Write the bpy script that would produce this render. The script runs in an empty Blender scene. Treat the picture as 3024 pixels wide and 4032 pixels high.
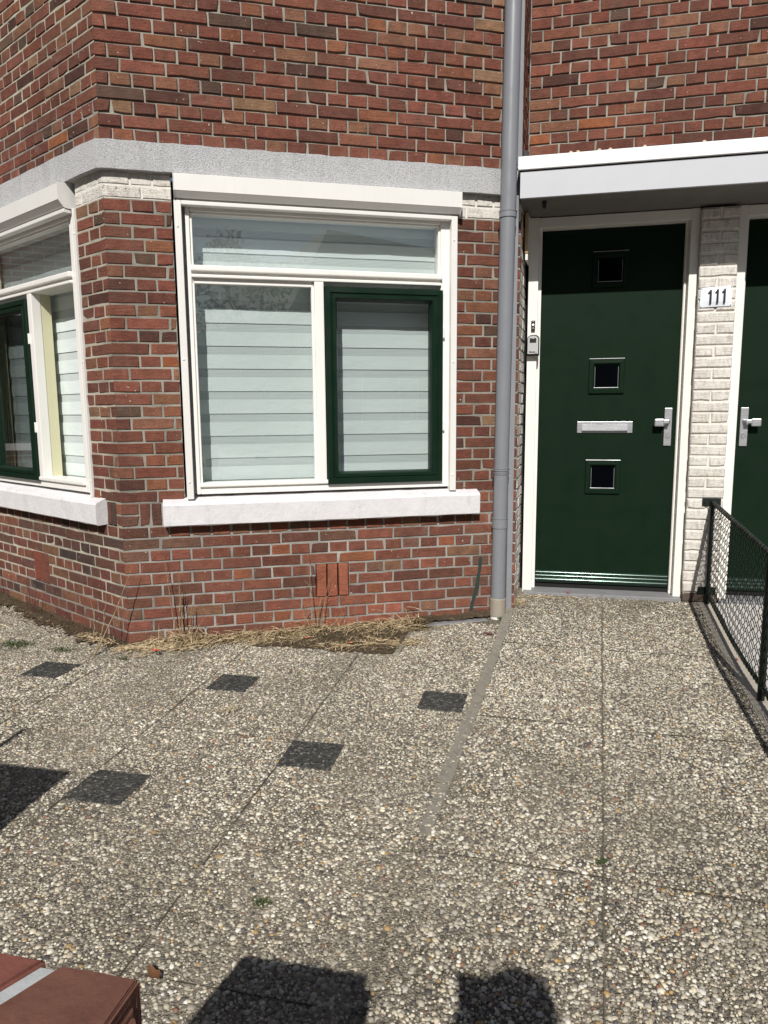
import bpy, bmesh, math, random
import numpy as np
from mathutils import Vector, Matrix
random.seed(7); RNG = np.random.default_rng(7)
S = bpy.context.scene
COL = S.collection

# ------------------------------------------------------------------ camera
Rv = Vector((0.97727069, 0.21187835, -0.00703962))
Uv = Vector((-0.02308537, 0.13937089, 0.98997112))
Fv = Vector((-0.21073456, 0.96730725, -0.14109438))
CAM = Vector((0.20067622, -4.58143573, 1.132698))
cd = bpy.data.cameras.new('camera'); cam = bpy.data.objects.new('camera', cd); COL.objects.link(cam)
m = Matrix((( Rv.x, Uv.x, -Fv.x), (Rv.y, Uv.y, -Fv.y), (Rv.z, Uv.z, -Fv.z))).to_4x4()
m.translation = CAM
cam.matrix_world = m
cd.sensor_fit = 'HORIZONTAL'; cd.sensor_width = 36.0; cd.lens = 2795.0/3024*36.0
cd.clip_start = 0.02; cd.clip_end = 2000
S.camera = cam
# ------------------------------------------------------------------ light
SUN = Vector((0.085, -1.0, 0.868)).normalized()          # towards the sun
elev = math.asin(SUN.z); azim = math.atan2(SUN.x, SUN.y)
w = bpy.data.worlds.new('World'); S.world = w; w.use_nodes = True
nt = w.node_tree; bg = nt.nodes['Background']
sky = nt.nodes.new('ShaderNodeTexSky'); sky.sky_type = 'NISHITA'; sky.sun_disc = False
sky.sun_elevation = elev; sky.sun_rotation = azim
nt.links.new(sky.outputs[0], bg.inputs[0]); bg.inputs[1].default_value = 0.05
sd = bpy.data.lights.new('sun', 'SUN'); so = bpy.data.objects.new('sun', sd); COL.objects.link(so)
sd.energy = 5.0; sd.angle = math.radians(0.5); sd.color = (1.0, 0.96, 0.905)
so.rotation_euler = (-SUN).to_track_quat('-Z', 'Y').to_euler(); so.location = (3, -10, 12)
S.view_settings.view_transform = 'Standard'; S.view_settings.look = 'None'
S.view_settings.exposure = 0.05; S.view_settings.gamma = 1.0
S.render.engine = 'CYCLES'

# ------------------------------------------------------------------ helpers
class MB:
    def __init__(s): s.v = []; s.f = []; s.mi = []; s.col = []; s.paint = []; s.c = (1, 1, 1); s.p = 0.0
    def vert(s, p):
        s.v.append(tuple(p)); s.col.append(s.c); s.paint.append(s.p); return len(s.v)-1
    def face(s, idx, mi=0): s.f.append(tuple(idx)); s.mi.append(mi)
    def box(s, fr, a0, a1, z0, z1, o0, o1, mi=0, bev=0.0):
        """box in a wall frame: along, up, outwards; with chamfered edges if bev"""
        if bev <= 0:
            q = [s.vert(fr(a, z, o)) for o in (o0, o1) for a, z in ((a0, z0), (a1, z0), (a1, z1), (a0, z1))]
            for f in ((0, 3, 2, 1), (4, 5, 6, 7), (0, 1, 5, 4), (1, 2, 6, 5), (2, 3, 7, 6), (3, 0, 4, 7)):
                s.face([q[i] for i in f], mi)
            return
        b = bev
        bm = bmesh.new(); bmesh.ops.create_cube(bm, size=1.0)
        for v in bm.verts:
            v.co = Vector(((a0+a1)/2+v.co.x*(a1-a0), (z0+z1)/2+v.co.y*(z1-z0), (o0+o1)/2+v.co.z*(o1-o0)))
        bmesh.ops.bevel(bm, geom=bm.edges[:], offset=b, segments=2, affect='EDGES', profile=0.5)
        bm.verts.index_update()
        base = {}
        for v in bm.verts: base[v.index] = s.vert(fr(v.co.x, v.co.y, v.co.z))
        for f in bm.faces: s.face([base[v.index] for v in f.verts], mi)
        bm.free()
    def prism(s, fr, prof, a0, a1, mi=0):
        """profile (o, z) extruded along a"""
        A = [s.vert(fr(a0, z, o)) for o, z in prof]; B = [s.vert(fr(a1, z, o)) for o, z in prof]
        n = len(prof)
        for i in range(n): s.face([A[i], A[(i+1) % n], B[(i+1) % n], B[i]], mi)
        s.face(A[::-1], mi); s.face(B, mi)
    def poly(s, fr, pts, o0, o1, mi=0):
        """outline (a, z) given thickness o0..o1"""
        A = [s.vert(fr(a, z, o0)) for a, z in pts]; B = [s.vert(fr(a, z, o1)) for a, z in pts]
        n = len(pts)
        for i in range(n): s.face([A[i], A[(i+1) % n], B[(i+1) % n], B[i]], mi)
        s.face(A[::-1], mi); s.face(B, mi)
    def tube(s, pts, r, n=8, mi=0, cap=True):
        pts = [Vector(p) for p in pts]; rs = r if isinstance(r, (list, tuple)) else [r]*len(pts)
        rings = []; up = Vector((0, 0, 1))
        for i, p in enumerate(pts):
            d = (pts[min(i+1, len(pts)-1)]-pts[max(i-1, 0)]).normalized()
            if i == 0:
                x = d.cross(up)
                if x.length < 1e-3: x = d.cross(Vector((1, 0, 0)))
            else: x = x - d*x.dot(d)
            x.normalize(); y = d.cross(x)
            rings.append([s.vert(p+(x*math.cos(t)+y*math.sin(t))*rs[i]) for t in [2*math.pi*k/n for k in range(n)]])
        for a, b in zip(rings, rings[1:]):
            for k in range(n): s.face([a[k], a[(k+1) % n], b[(k+1) % n], b[k]], mi)
        if cap: s.face(rings[0][::-1], mi); s.face(rings[-1], mi)
    def build(s, name, mats, parent=None, smooth=False, attr=False, normals=True):
        me = bpy.data.meshes.new(name); me.from_pydata(s.v, [], s.f); me.update()
        mats = mats if isinstance(mats, (list, tuple)) else [mats]
        for x in mats: me.materials.append(x)
        me.polygons.foreach_set('material_index', s.mi)
        if attr:
            a = me.attributes.new('col', 'FLOAT_COLOR', 'POINT')
            a.data.foreach_set('color', np.array([c+(1,) for c in s.col], dtype=np.float32).ravel())
            a = me.attributes.new('paint', 'FLOAT', 'POINT'); a.data.foreach_set('value', np.array(s.paint, dtype=np.float32))
        if normals:
            bm = bmesh.new(); bm.from_mesh(me); bmesh.ops.recalc_face_normals(bm, faces=bm.faces[:]); bm.to_mesh(me); bm.free()
        if smooth:
            for p in me.polygons: p.use_smooth = True
            try: me.set_sharp_from_angle(angle=math.radians(35))
            except Exception: pass
        o = bpy.data.objects.new(name, me); COL.objects.link(o)
        if parent: o.parent = parent
        return o

def empty(name, loc=(0, 0, 0)):
    o = bpy.data.objects.new(name, None); COL.objects.link(o); o.location = loc; o.empty_display_size = 0.1
    return o
def tag(o, label=None, cat=None, group=None, kind=None):
    if label: o['label'] = label
    if cat: o['category'] = cat
    if group: o['group'] = group
    if kind: o['kind'] = kind
    return o
def adopt(o, p):
    """parent keeping the world place (things are built in world coordinates)"""
    o.parent = p; o.matrix_parent_inverse = Matrix.Translation(p.location).inverted(); return o

def world_frame(x, y, z): return Vector((x, y, z))
def make_frame(org, u, n):
    org = Vector(org); u = Vector(u); n = Vector(n)
    return lambda a, z, o=0.0: (org + u*a + n*o + Vector((0, 0, z)))
CC = (-1.9096, -1.3030, 0)
U2 = Vector((0.90138569, 0.43301713, 0)); N2 = Vector((0.43301713, -0.90138569, 0))
U1 = Vector((-0.88295747, 0.46945299, 0)); N1 = Vector((-0.46945299, -0.88295747, 0))
F2 = make_frame(CC, U2, N2); F1 = make_frame(CC, U1, N1)
F3 = make_frame((0, 0, 0), (1, 0, 0), (0, -1, 0))
L2 = 2.203; END = F2(L2, 0, 0)
ur = Vector((0.10, 0.0, 0)) - Vector((END.x, END.y, 0)); LR = ur.length; ur.normalize()
F4 = make_frame((END.x, END.y, 0), ur, (-ur.y*-1, -ur.x, 0))
CS = 0.063; ZC = -0.0913; SP = 0.2121

# ------------------------------------------------------------------ materials
def mat(name, col=(.5, .5, .5), rough=.6, metal=0.0, spec=.5):
    x = bpy.data.materials.new(name); x.use_nodes = True
    b = x.node_tree.nodes['Principled BSDF']
    b.inputs['Base Color'].default_value = (*col, 1); b.inputs['Roughness'].default_value = rough
    b.inputs['Metallic'].default_value = metal; b.inputs['Specular IOR Level'].default_value = spec
    return x
def N(x, t, **kw):
    n = x.node_tree.nodes.new(t)
    for k, v in kw.items():
        if hasattr(n, k): setattr(n, k, v)
        else: n.inputs[k].default_value = v
    return n
def L(x, a, b): x.node_tree.links.new(a, b)
def bsdf(x): return x.node_tree.nodes['Principled BSDF']
def coords(x, scale=(1, 1, 1), rot=(0, 0, 0)):
    g = N(x, 'ShaderNodeNewGeometry'); mp = N(x, 'ShaderNodeMapping'); mp.inputs['Scale'].default_value = scale
    mp.inputs['Rotation'].default_value = rot
    L(x, g.outputs['Position'], mp.inputs['Vector']); return mp.outputs[0]
def noise(x, vec, scale, detail=4, rough=.55, dist=0.0):
    n = N(x, 'ShaderNodeTexNoise'); n.inputs['Scale'].default_value = scale; n.inputs['Detail'].default_value = detail
    n.inputs['Roughness'].default_value = rough; n.inputs['Distortion'].default_value = dist
    L(x, vec, n.inputs['Vector']); return n.outputs[0]
def ramp(x, fac, *stops):
    r = N(x, 'ShaderNodeValToRGB'); e = r.color_ramp.elements
    while len(e) < len(stops): e.new(0.5)
    for i, (p, c) in enumerate(stops): e[i].position = p; e[i].color = (*(c if isinstance(c, tuple) else (c, c, c)), 1)
    L(x, fac, r.inputs[0]); return r.outputs[0]
def mix(x, fac, a, b, mode='MIX'):
    n = N(x, 'ShaderNodeMix'); n.data_type = 'RGBA'; n.blend_type = mode
    for i, s in ((6, a), (7, b)):
        if isinstance(s, tuple): n.inputs[i].default_value = (*s, 1)
        else: L(x, s, n.inputs[i])
    if isinstance(fac, (int, float)): n.inputs[0].default_value = fac
    else: L(x, fac, n.inputs[0])
    return n.outputs[2]
def math_(x, op, a, b=None):
    n = N(x, 'ShaderNodeMath'); n.operation = op
    for i, s in enumerate((a, b)):
        if s is None: continue
        if isinstance(s, (int, float)): n.inputs[i].default_value = s
        else: L(x, s, n.inputs[i])
    return n.outputs[0]
def bump(x, h, strength=.3, dist=.002):
    b = N(x, 'ShaderNodeBump'); b.inputs['Strength'].default_value = strength; b.inputs['Distance'].default_value = dist
    L(x, h, b.inputs['Height']); L(x, b.outputs[0], bsdf(x).inputs['Normal']); return b
def attr(x, name):
    a = N(x, 'ShaderNodeAttribute'); a.attribute_name = name; return a

# brick: colour of each brick is carried by the mesh, fired-clay mottling, lime spots, flaking white paint
def mk_brick():
    x = mat('fired_brick', rough=.92, spec=.25); P = coords(x)
    c = attr(x, 'col').outputs['Color']
    n1 = noise(x, P, 19, 7, .7); n2 = noise(x, P, 170, 4, .75); n3 = noise(x, coords(x, (14, 14, 120)), 1.0, 3, .6)
    c = mix(x, .7, c, ramp(x, noise(x, coords(x, (1, 1, .6)), 1.1, 5, .6), (.3, .66), (.52, 1.0), (.75, 1.22)), 'MULTIPLY')
    c = mix(x, .55, c, ramp(x, n1, (.30, (.50, .46, .45)), (.5, .98), (.70, (1.50, 1.48, 1.40))), 'MULTIPLY')
    c = mix(x, .50, c, ramp(x, n2, (.32, .45), (.55, 1.0), (.72, 1.5)), 'MULTIPLY')
    c = mix(x, ramp(x, noise(x, P, 7.5, 3, .5), (.56, 0.0), (.72, .5)), c, (.100, .062, .046))
    c = mix(x, ramp(x, noise(x, P, 3.3, 6, .75), (.60, 0.0), (.75, .30)), c, (.30, .25, .22))
    sp = ramp(x, noise(x, P, 60, 2, .5), (.735, 0.0), (.76, 1.0))
    c = mix(x, sp, c, (.50, .43, .36))
    pa = attr(x, 'paint').outputs['Fac']
    pn = math_(x, 'ADD', math_(x, 'MULTIPLY', noise(x, P, 34, 6, .75), .55), math_(x, 'MULTIPLY', noise(x, P, 110, 3, .7), .45))
    pm = ramp(x, math_(x, 'SUBTRACT', math_(x, 'ADD', pn, pa), .90), (.0, 0.0), (.06, 1.0))
    pc = mix(x, noise(x, P, 12, 4, .6), (.74, .715, .67), (.60, .57, .52))
    pc = mix(x, ramp(x, noise(x, coords(x, (1, 1, .35)), 55, 5, .7), (.46, 0.0), (.70, .75)), pc, (.34, .31, .275))
    pc = mix(x, ramp(x, noise(x, P, 2.6, 5, .7), (.45, 0.0), (.7, .45)), pc, (.42, .38, .32))
    c = mix(x, pm, c, pc); L(x, c, bsdf(x).inputs['Base Color'])
    h = math_(x, 'ADD', math_(x, 'MULTIPLY', noise(x, P, 90, 6, .7), 1.0), math_(x, 'MULTIPLY', n3, .7))
    bump(x, h, .95, .0055); return x
def mk_mortar():
    x = mat('mortar', rough=.97, spec=.15); P = coords(x)
    c = attr(x, 'col').outputs['Color']
    c = mix(x, .85, c, ramp(x, noise(x, P, 4, 5, .65), (.32, .48), (.68, 1.30)), 'MULTIPLY')
    c = mix(x, .5, c, ramp(x, noise(x, P, 260, 3, .6), (.3, .6), (.7, 1.35)), 'MULTIPLY')
    pa = attr(x, 'paint').outputs['Fac']
    pm = ramp(x, math_(x, 'SUBTRACT', math_(x, 'ADD', noise(x, P, 40, 5, .75), pa), .80), (.0, 0.0), (.08, 1.0))
    c = mix(x, pm, c, mix(x, noise(x, P, 30, 4), (.78, .75, .70), (.60, .57, .52)))
    L(x, c, bsdf(x).inputs['Base Color'])
    bump(x, noise(x, P, 180, 5, .7), .8, .004); return x
BRICK = mk_brick(); MORTAR = mk_mortar()
def mk_paint(name, col, rough=.35, dirt=.25, bmp=.05, scale=5, spec=.5):
    x = mat(name, col, rough); P = coords(x)
    c = mix(x, ramp(x, noise(x, P, scale, 5, .65), (.45, 0.0), (.8, dirt)), col, tuple(v*.55 for v in col))
    c = mix(x, ramp(x, noise(x, P, 300, 2, .5), (.70, 0.0), (.80, dirt*1.3)), c, tuple(v*.45 for v in col))
    c = mix(x, ramp(x, noise(x, coords(x, (1, 1, .07)), 38, 4, .6), (.52, 0.0), (.78, dirt)), c, tuple(v*.6 for v in col))
    L(x, c, bsdf(x).inputs['Base Color'])
    L(x, ramp(x, noise(x, P, 9, 4), (.3, rough*.8), (.7, min(1, rough*1.3))), bsdf(x).inputs['Roughness'])
    bump(x, noise(x, P, 120, 4), bmp, .001); bsdf(x).inputs['Specular IOR Level'].default_value = spec; return x
WHITE = mk_paint('white_frame_paint', (.80, .785, .745), .35, .14)
WHITE2 = mk_paint('door_frame_paint', (.78, .765, .71), .4, .12)
ALU = mk_paint('cream_shutter_metal', (.72, .71, .68), .38, .10)
GREEN = mk_paint('dark_green_paint', (.0046, .0150, .0068), .5, .10, .03, 3, .10)
GREEN_S = mk_paint('dark_green_sash_paint', (.0046, .017, .0090), .35, .12, .03, 5, .25)
CREAM = mk_paint('cream_inner_jamb', (.62, .60, .40), .6, .1)
def mk_sill():
    x = mat('painted_concrete', rough=.8); P = coords(x)
    c = mix(x, ramp(x, noise(x, P, 8, 5, .7), (.42, 0.0), (.8, .5)), (.66, .65, .665), (.50, .49, .50))
    c = mix(x, ramp(x, noise(x, coords(x, (1, 1, .25)), 22, 5, .7), (.56, 0.0), (.72, .45)), c, (.40, .385, .37))
    c = mix(x, ramp(x, noise(x, P, 90, 4, .7), (.64, 0.0), (.72, .9)), c, (.28, .27, .26))
    L(x, c, bsdf(x).inputs['Base Color']); bump(x, noise(x, P, 45, 7, .65), .5, .006); return x
SILL = mk_sill()
def mk_stucco():
    x = mat('sprayed_render', rough=.95, spec=.2); P = coords(x)
    n = noise(x, P, 150, 5, .75)
    c = mix(x, ramp(x, n, (.36, 1.0), (.52, 0.0)), (.66, .66, .665), (.36, .37, .385))
    c = mix(x, ramp(x, noise(x, P, 6, 4), (.4, 0.0), (.75, .5)), c, (.54, .55, .56))
    c = mix(x, ramp(x, noise(x, coords(x, (1, 1, .15)), 14, 5, .65), (.50, 0.0), (.75, .45)), c, (.36, .365, .37))
    L(x, c, bsdf(x).inputs['Base Color']); bump(x, n, 1.0, .012); return x
STUCCO = mk_stucco()
PVC = mk_paint('grey_plastic_pipe', (.205, .215, .235), .33, .12)
ZINC = mk_paint('grey_metal_duct', (.26, .27, .29), .3, .3)
BEIGE = mk_paint('beige_socket', (.30, .265, .215), .7, .4, .3)
FASCIA = mk_paint('canopy_panel', (.50, .515, .545), .5, .06, spec=.3)
TRIM = mk_paint('white_trim', (.83, .835, .84), .4, .10)
SOFFIT = mk_paint('soffit_paint', (.17, .16, .145), .8, .35)
BLACK = mat('black_plastic', (.012, .012, .013), .4)
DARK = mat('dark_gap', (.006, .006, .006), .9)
def mk_metal():
    x = mat('brushed_aluminium', (.52, .53, .55), .38, .75); P = coords(x, (2, 2, 200))
    L(x, ramp(x, noise(x, P, 3, 3), (.3, .30), (.7, .5)), bsdf(x).inputs['Roughness'])
    c = mix(x, ramp(x, noise(x, coords(x), 60, 4, .6), (.6, 0.0), (.72, .7)), (.50, .51, .53), (.72, .72, .72))
    L(x, c, bsdf(x).inputs['Base Color']); return x
METAL = mk_metal()
KICK = mat('glossy_weather_strip', (.045, .075, .06), .16, .55)
STONE = mk_paint('grey_stone', (.22, .22, .225), .7, .5, .4, 14)
WOOD = mk_paint('bare_wood_edge', (.50, .36, .20), .7, .3)
IRON = mk_paint('green_black_coating', (.008, .013, .010), .42, .3, .2, 20, .3)
WIRE = mat('dark_coated_wire', (.006, .009, .007), .5, 0, .2)
ENAMEL = mk_paint('white_enamel', (.74, .79, .84), .18, .10)
def mk_glass(name, tint=(.90, .925, .925), k=1.0):
    x = bpy.data.materials.new(name); x.use_nodes = True; t = x.node_tree; t.nodes.clear()
    o = t.nodes.new('ShaderNodeOutputMaterial'); tr = t.nodes.new('ShaderNodeBsdfTransparent'); gl = t.nodes.new('ShaderNodeBsdfGlossy')
    mx = t.nodes.new('ShaderNodeMixShader'); fr = t.nodes.new('ShaderNodeFresnel'); fr.inputs[0].default_value = 1.52
    mm = t.nodes.new('ShaderNodeMath'); mm.operation = 'MULTIPLY'; mm.inputs[1].default_value = k
    tr.inputs[0].default_value = (*tint, 1); gl.inputs[0].default_value = (1, 1, 1, 1); gl.inputs['Roughness'].default_value = .003
    g = t.nodes.new('ShaderNodeNewGeometry'); ns = t.nodes.new('ShaderNodeTexNoise'); ns.inputs['Scale'].default_value = 2.2
    bp = t.nodes.new('ShaderNodeBump'); bp.inputs['Strength'].default_value = .05; bp.inputs['Distance'].default_value = .003
    t.links.new(g.outputs['Position'], ns.inputs['Vector']); t.links.new(ns.outputs[0], bp.inputs['Height'])
    t.links.new(bp.outputs[0], gl.inputs['Normal'])
    io = t.nodes.new('ShaderNodeMath'); io.operation = 'MULTIPLY_ADD'; io.inputs[1].default_value = 1/1.52-1.52; io.inputs[2].default_value = 1.52
    t.links.new(g.outputs['Backfacing'], io.inputs[0]); t.links.new(io.outputs[0], fr.inputs[0])     # same reflectance from both sides of the pane
    t.links.new(fr.outputs[0], mm.inputs[0]); t.links.new(mm.outputs[0], mx.inputs[0])
    t.links.new(tr.outputs[0], mx.inputs[1]); t.links.new(gl.outputs[0], mx.inputs[2]); t.links.new(mx.outputs[0], o.inputs[0])
    return x
GLASS = mk_glass('window_glass', k=3.6)
DGLASS = mat('dark_door_glass', (.0015, .002, .003), .05, 0, .12)
def mk_blind():
    x = mat('opaque_blind_band', (.66, .73, .72), .8); P = coords(x)
    c = mix(x, noise(x, P, 3, 2), (.66, .725, .715), (.60, .665, .655)); L(x, c, bsdf(x).inputs['Base Color'])
    bump(x, noise(x, coords(x, (1, 1, 3)), 10, 3), .25, .01); return x
BLIND = mk_blind()
def mk_sheer():
    x = mat('sheer_blind_band', (.42, .46, .455), .85)
    wv = N(x, 'ShaderNodeTexWave'); wv.bands_direction = 'Z'; wv.inputs['Scale'].default_value = 42.0; wv.inputs['Distortion'].default_value = .2
    L(x, coords(x), wv.inputs['Vector'])
    c = mix(x, wv.outputs['Fac'], (.42, .465, .46), (.58, .64, .635)); L(x, c, bsdf(x).inputs['Base Color']); return x
SHEER = mk_sheer()
ROOM = mat('room_paint', (.16, .15, .13), .9)

# paving: shader copy of the exposed aggregate (real pebbles are meshed on top where the photo looks)
PEB = [((.60, .565, .465), .16), ((.53, .47, .35), .19), ((.38, .345, .28), .24), ((.22, .195, .155), .22), ((.085, .080, .078), .085), ((.40, .26, .11), .022), ((.24, .12, .08), .012), ((.68, .65, .58), .045)]
def mk_matrix(name='aggregate_cement', base=(.165, .145, .112)):
    x = mat(name, rough=.95, spec=.2); P = coords(x)
    v = N(x, 'ShaderNodeTexVoronoi'); v.inputs['Scale'].default_value = 190; L(x, P, v.inputs['Vector'])
    sep = N(x, 'ShaderNodeSeparateColor'); L(x, v.outputs['Color'], sep.inputs[0])
    c = ramp(x, sep.outputs[0], (.0, tuple(.45*b for b in base)), (.45, base), (.8, tuple(1.5*b for b in base)), (1.0, tuple(2.6*b for b in base)))
    c = mix(x, .8, c, ramp(x, noise(x, P, 2.3, 5, .6), (.3, .55), (.7, 1.4)), 'MULTIPLY')
    c = mix(x, ramp(x, noise(x, P, 5, 4, .7), (.55, 0.0), (.72, .8)), c, (.24, .21, .165))
    L(x, c, bsdf(x).inputs['Base Color']); bump(x, v.outputs['Distance'], .9, .004); return x
MATRIX = mk_matrix()
def mk_pebble():
    x = mat('pebble', rough=.62, spec=.35); P = coords(x)
    c = attr(x, 'col').outputs['Color']
    c = mix(x, .4, c, ramp(x, noise(x, P, 420, 3), (.3, .6), (.7, 1.3)), 'MULTIPLY')
    c = mix(x, ramp(x, noise(x, P, 1.7, 5, .65), (.47, 0.0), (.68, .55)), c, (.115, .100, .075))
    L(x, c, bsdf(x).inputs['Base Color']); return x
PEBBLE = mk_pebble()
def mk_dark_tile():
    x = mat('dark_aggregate', rough=.85, spec=.3); P = coords(x)
    v = N(x, 'ShaderNodeTexVoronoi'); v.inputs['Scale'].default_value = 130; L(x, P, v.inputs['Vector'])
    sep = N(x, 'ShaderNodeSeparateColor'); L(x, v.outputs['Color'], sep.inputs[0])
    c = ramp(x, sep.outputs[0], (.0, (.020, .021, .020)), (.6, (.045, .046, .043)), (.88, (.085, .083, .075)), (1.0, (.20, .19, .17)))
    c = mix(x, ramp(x, noise(x, P, 14, 5, .7), (.50, 0.0), (.75, .5)), c, (.11, .10, .08))
    L(x, c, bsdf(x).inputs['Base Color']); bump(x, v.outputs['Distance'], .9, .004); return x
DTILE = mk_dark_tile()
def mk_soil():
    x = mat('soil', rough=1.0, spec=.1); P = coords(x)
    c = ramp(x, noise(x, P, 60, 6, .75), (.25, (.035, .024, .015)), (.5, (.12, .09, .06)), (.75, (.26, .205, .135)))
    c = mix(x, ramp(x, noise(x, P, 6, 3), (.60, 0.0), (.70, .35)), c, (.05, .065, .02))
    L(x, c, bsdf(x).inputs['Base Color']); bump(x, noise(x, P, 90, 6, .8), 1.0, .02); return x
SOIL = mk_soil()
KERB = mk_paint('worn_concrete_edge', (.25, .23, .19), .95, .9, 1.0, 40, .2)
KERB2 = mk_paint('sandy_concrete_strip', (.40, .36, .30), .9, .4, .6, 12)
SLABM = mk_paint('pale_concrete_slab', (.50, .48, .45), .9, .35, .5, 7)
def mk_straw(name, a, b):
    x = mat(name, a, .8, 0, .2); g = noise(x, coords(x), 40, 3)
    L(x, mix(x, ramp(x, g, (.35, 0.0), (.65, 1.0)), a, b), bsdf(x).inputs['Base Color']); return x
STRAW = mk_straw('dry_straw', (.60, .49, .31), (.24, .17, .09))
STALK = mk_straw('dead_stalk', (.33, .27, .16), (.20, .14, .08))
DSTALK = mk_straw('dark_dead_stalk', (.10, .045, .03), (.05, .03, .02))
LEAFG = mk_straw('weed_green', (.07, .10, .030), (.035, .055, .016))
RED = mat('red_petal', (.50, .055, .025), .55)
BROWN = mat('brown_leaf', (.14, .06, .025), .7)

# ------------------------------------------------------------------ brickwork
PAL = [((.175, .062, .042), 30), ((.195, .074, .050), 26), ((.150, .060, .042), 24), ((.118, .048, .036), 14), ((.205, .098, .060), 15), ((.225, .090, .050), 8), ((.245, .145, .088), 3.5), ((.090, .060, .045), 3), ((.070, .034, .028), 3), ((.28, .098, .042), .7)]
LPAL = [((.215, .082, .060), 26), ((.190, .074, .056), 28), ((.165, .068, .052), 22), ((.135, .058, .046), 12), ((.200, .105, .072), 7), ((.26, .095, .055), 4), ((.16, .085, .065), 8)]
DPAL = [((.110, .056, .044), 20), ((.078, .046, .040), 14), ((.130, .060, .045), 16), ((.155, .064, .046), 14), ((.064, .042, .038), 7)]
OPAL = [((.30, .110, .068), 10), ((.27, .098, .060), 8), ((.24, .088, .056), 6)]
def calm(pal, k, mean, gain):
    return [(tuple((mean[i]+(c[i]-mean[i])*k)*gain for i in range(3)), w_) for c, w_ in pal]
PAL = calm(PAL, .84, (.172, .070, .044), 1.0); LPAL = calm([((c[0], c[1]*1.0, c[2]*.90), w_) for c, w_ in LPAL], .95, (.183, .073, .050), .97); OPAL = calm(OPAL, .9, (.25, .09, .058), .92)
def pick(pal):
    t = sum(w for _, w in pal); r = random.random()*t
    for c, w in pal:
        r -= w
        if r <= 0: break
    k = random.uniform(.86, 1.14); return tuple(v*k*random.uniform(.96, 1.04) for v in c)
def one_brick(mb, fr, a0, a1, z0, z1, col, paint=0.0, left=True, right=True, dep=.013, rnd=.0024):
    """a rounded clay block standing proud of the joint; left/right False = meets a building corner"""
    if a1-a0 < .018 or z1-z0 < .012: return
    mb.c = col; mb.p = paint; j = lambda s: random.uniform(-s, s)
    o = j(.0018); rings = []
    nb = 3 if a1-a0 > .15 else (2 if a1-a0 > .06 else 1); nv = 2 if z1-z0 > .09 else 1
    B = [(t/nb, 0) for t in range(nb)]+[(1, t/nv) for t in range(nv)]+[(1-t/nb, 1) for t in range(nb)]+[(0, 1-t/nv) for t in range(nv)]
    jc = [(0 if (not left and u < .01) or (not right and u > .99) else j(.0020), j(.0011)) for u, v in B]
    if random.random() < .22:
        q = random.randrange(len(B)); u, v = B[q]
        if .0 < u < 1 or (left and u < .01) or (right and u > .99): jc[q] = ((.006 if u < .01 else (-.006 if u > .99 else 0)), (.005 if v < .5 else -.005))
    t1, t2 = j(.0013), j(.0013)
    for ins, oo in ((0, -dep), (rnd*.35, -rnd), (rnd*1.35, 0)):
        l = ins if left else 0; r = ins if right else 0; W_ = (a1-r)-(a0+l); H_ = (z1-z0)-2*ins; ring = []
        for (u, v), (ja, jz_) in zip(B, jc):
            edge = (not left and u < .01) or (not right and u > .99)
            off = oo if (oo == -dep or edge) else oo+o+t1*(u-.5)*2+t2*(v-.5)*2
            ring.append(mb.vert(fr(a0+l+u*W_+ja, z0+ins+v*H_+jz_, off)))
        rings.append(ring)
    n = len(B)
    for A_, B_ in zip(rings, rings[1:]):
        for i in range(n): mb.face([A_[i], A_[(i+1) % n], B_[(i+1) % n], B_[i]], 0)
    mb.face(rings[2], 0)
def rects_minus(a0, a1, z0, z1, holes):
    """cut the stretch a0..a1 of a course by the openings"""
    segs = [(a0, a1)]
    for h0, h1, k0, k1 in holes:
        if min(z1, k1)-max(z0, k0) < .5*(z1-z0): continue
        out = []
        for s0, s1 in segs:
            if h1 <= s0 or h0 >= s1: out.append((s0, s1)); continue
            if h0 > s0: out.append((s0, h0))
            if h1 < s1: out.append((h1, s1))
        segs = out
    return segs
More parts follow.
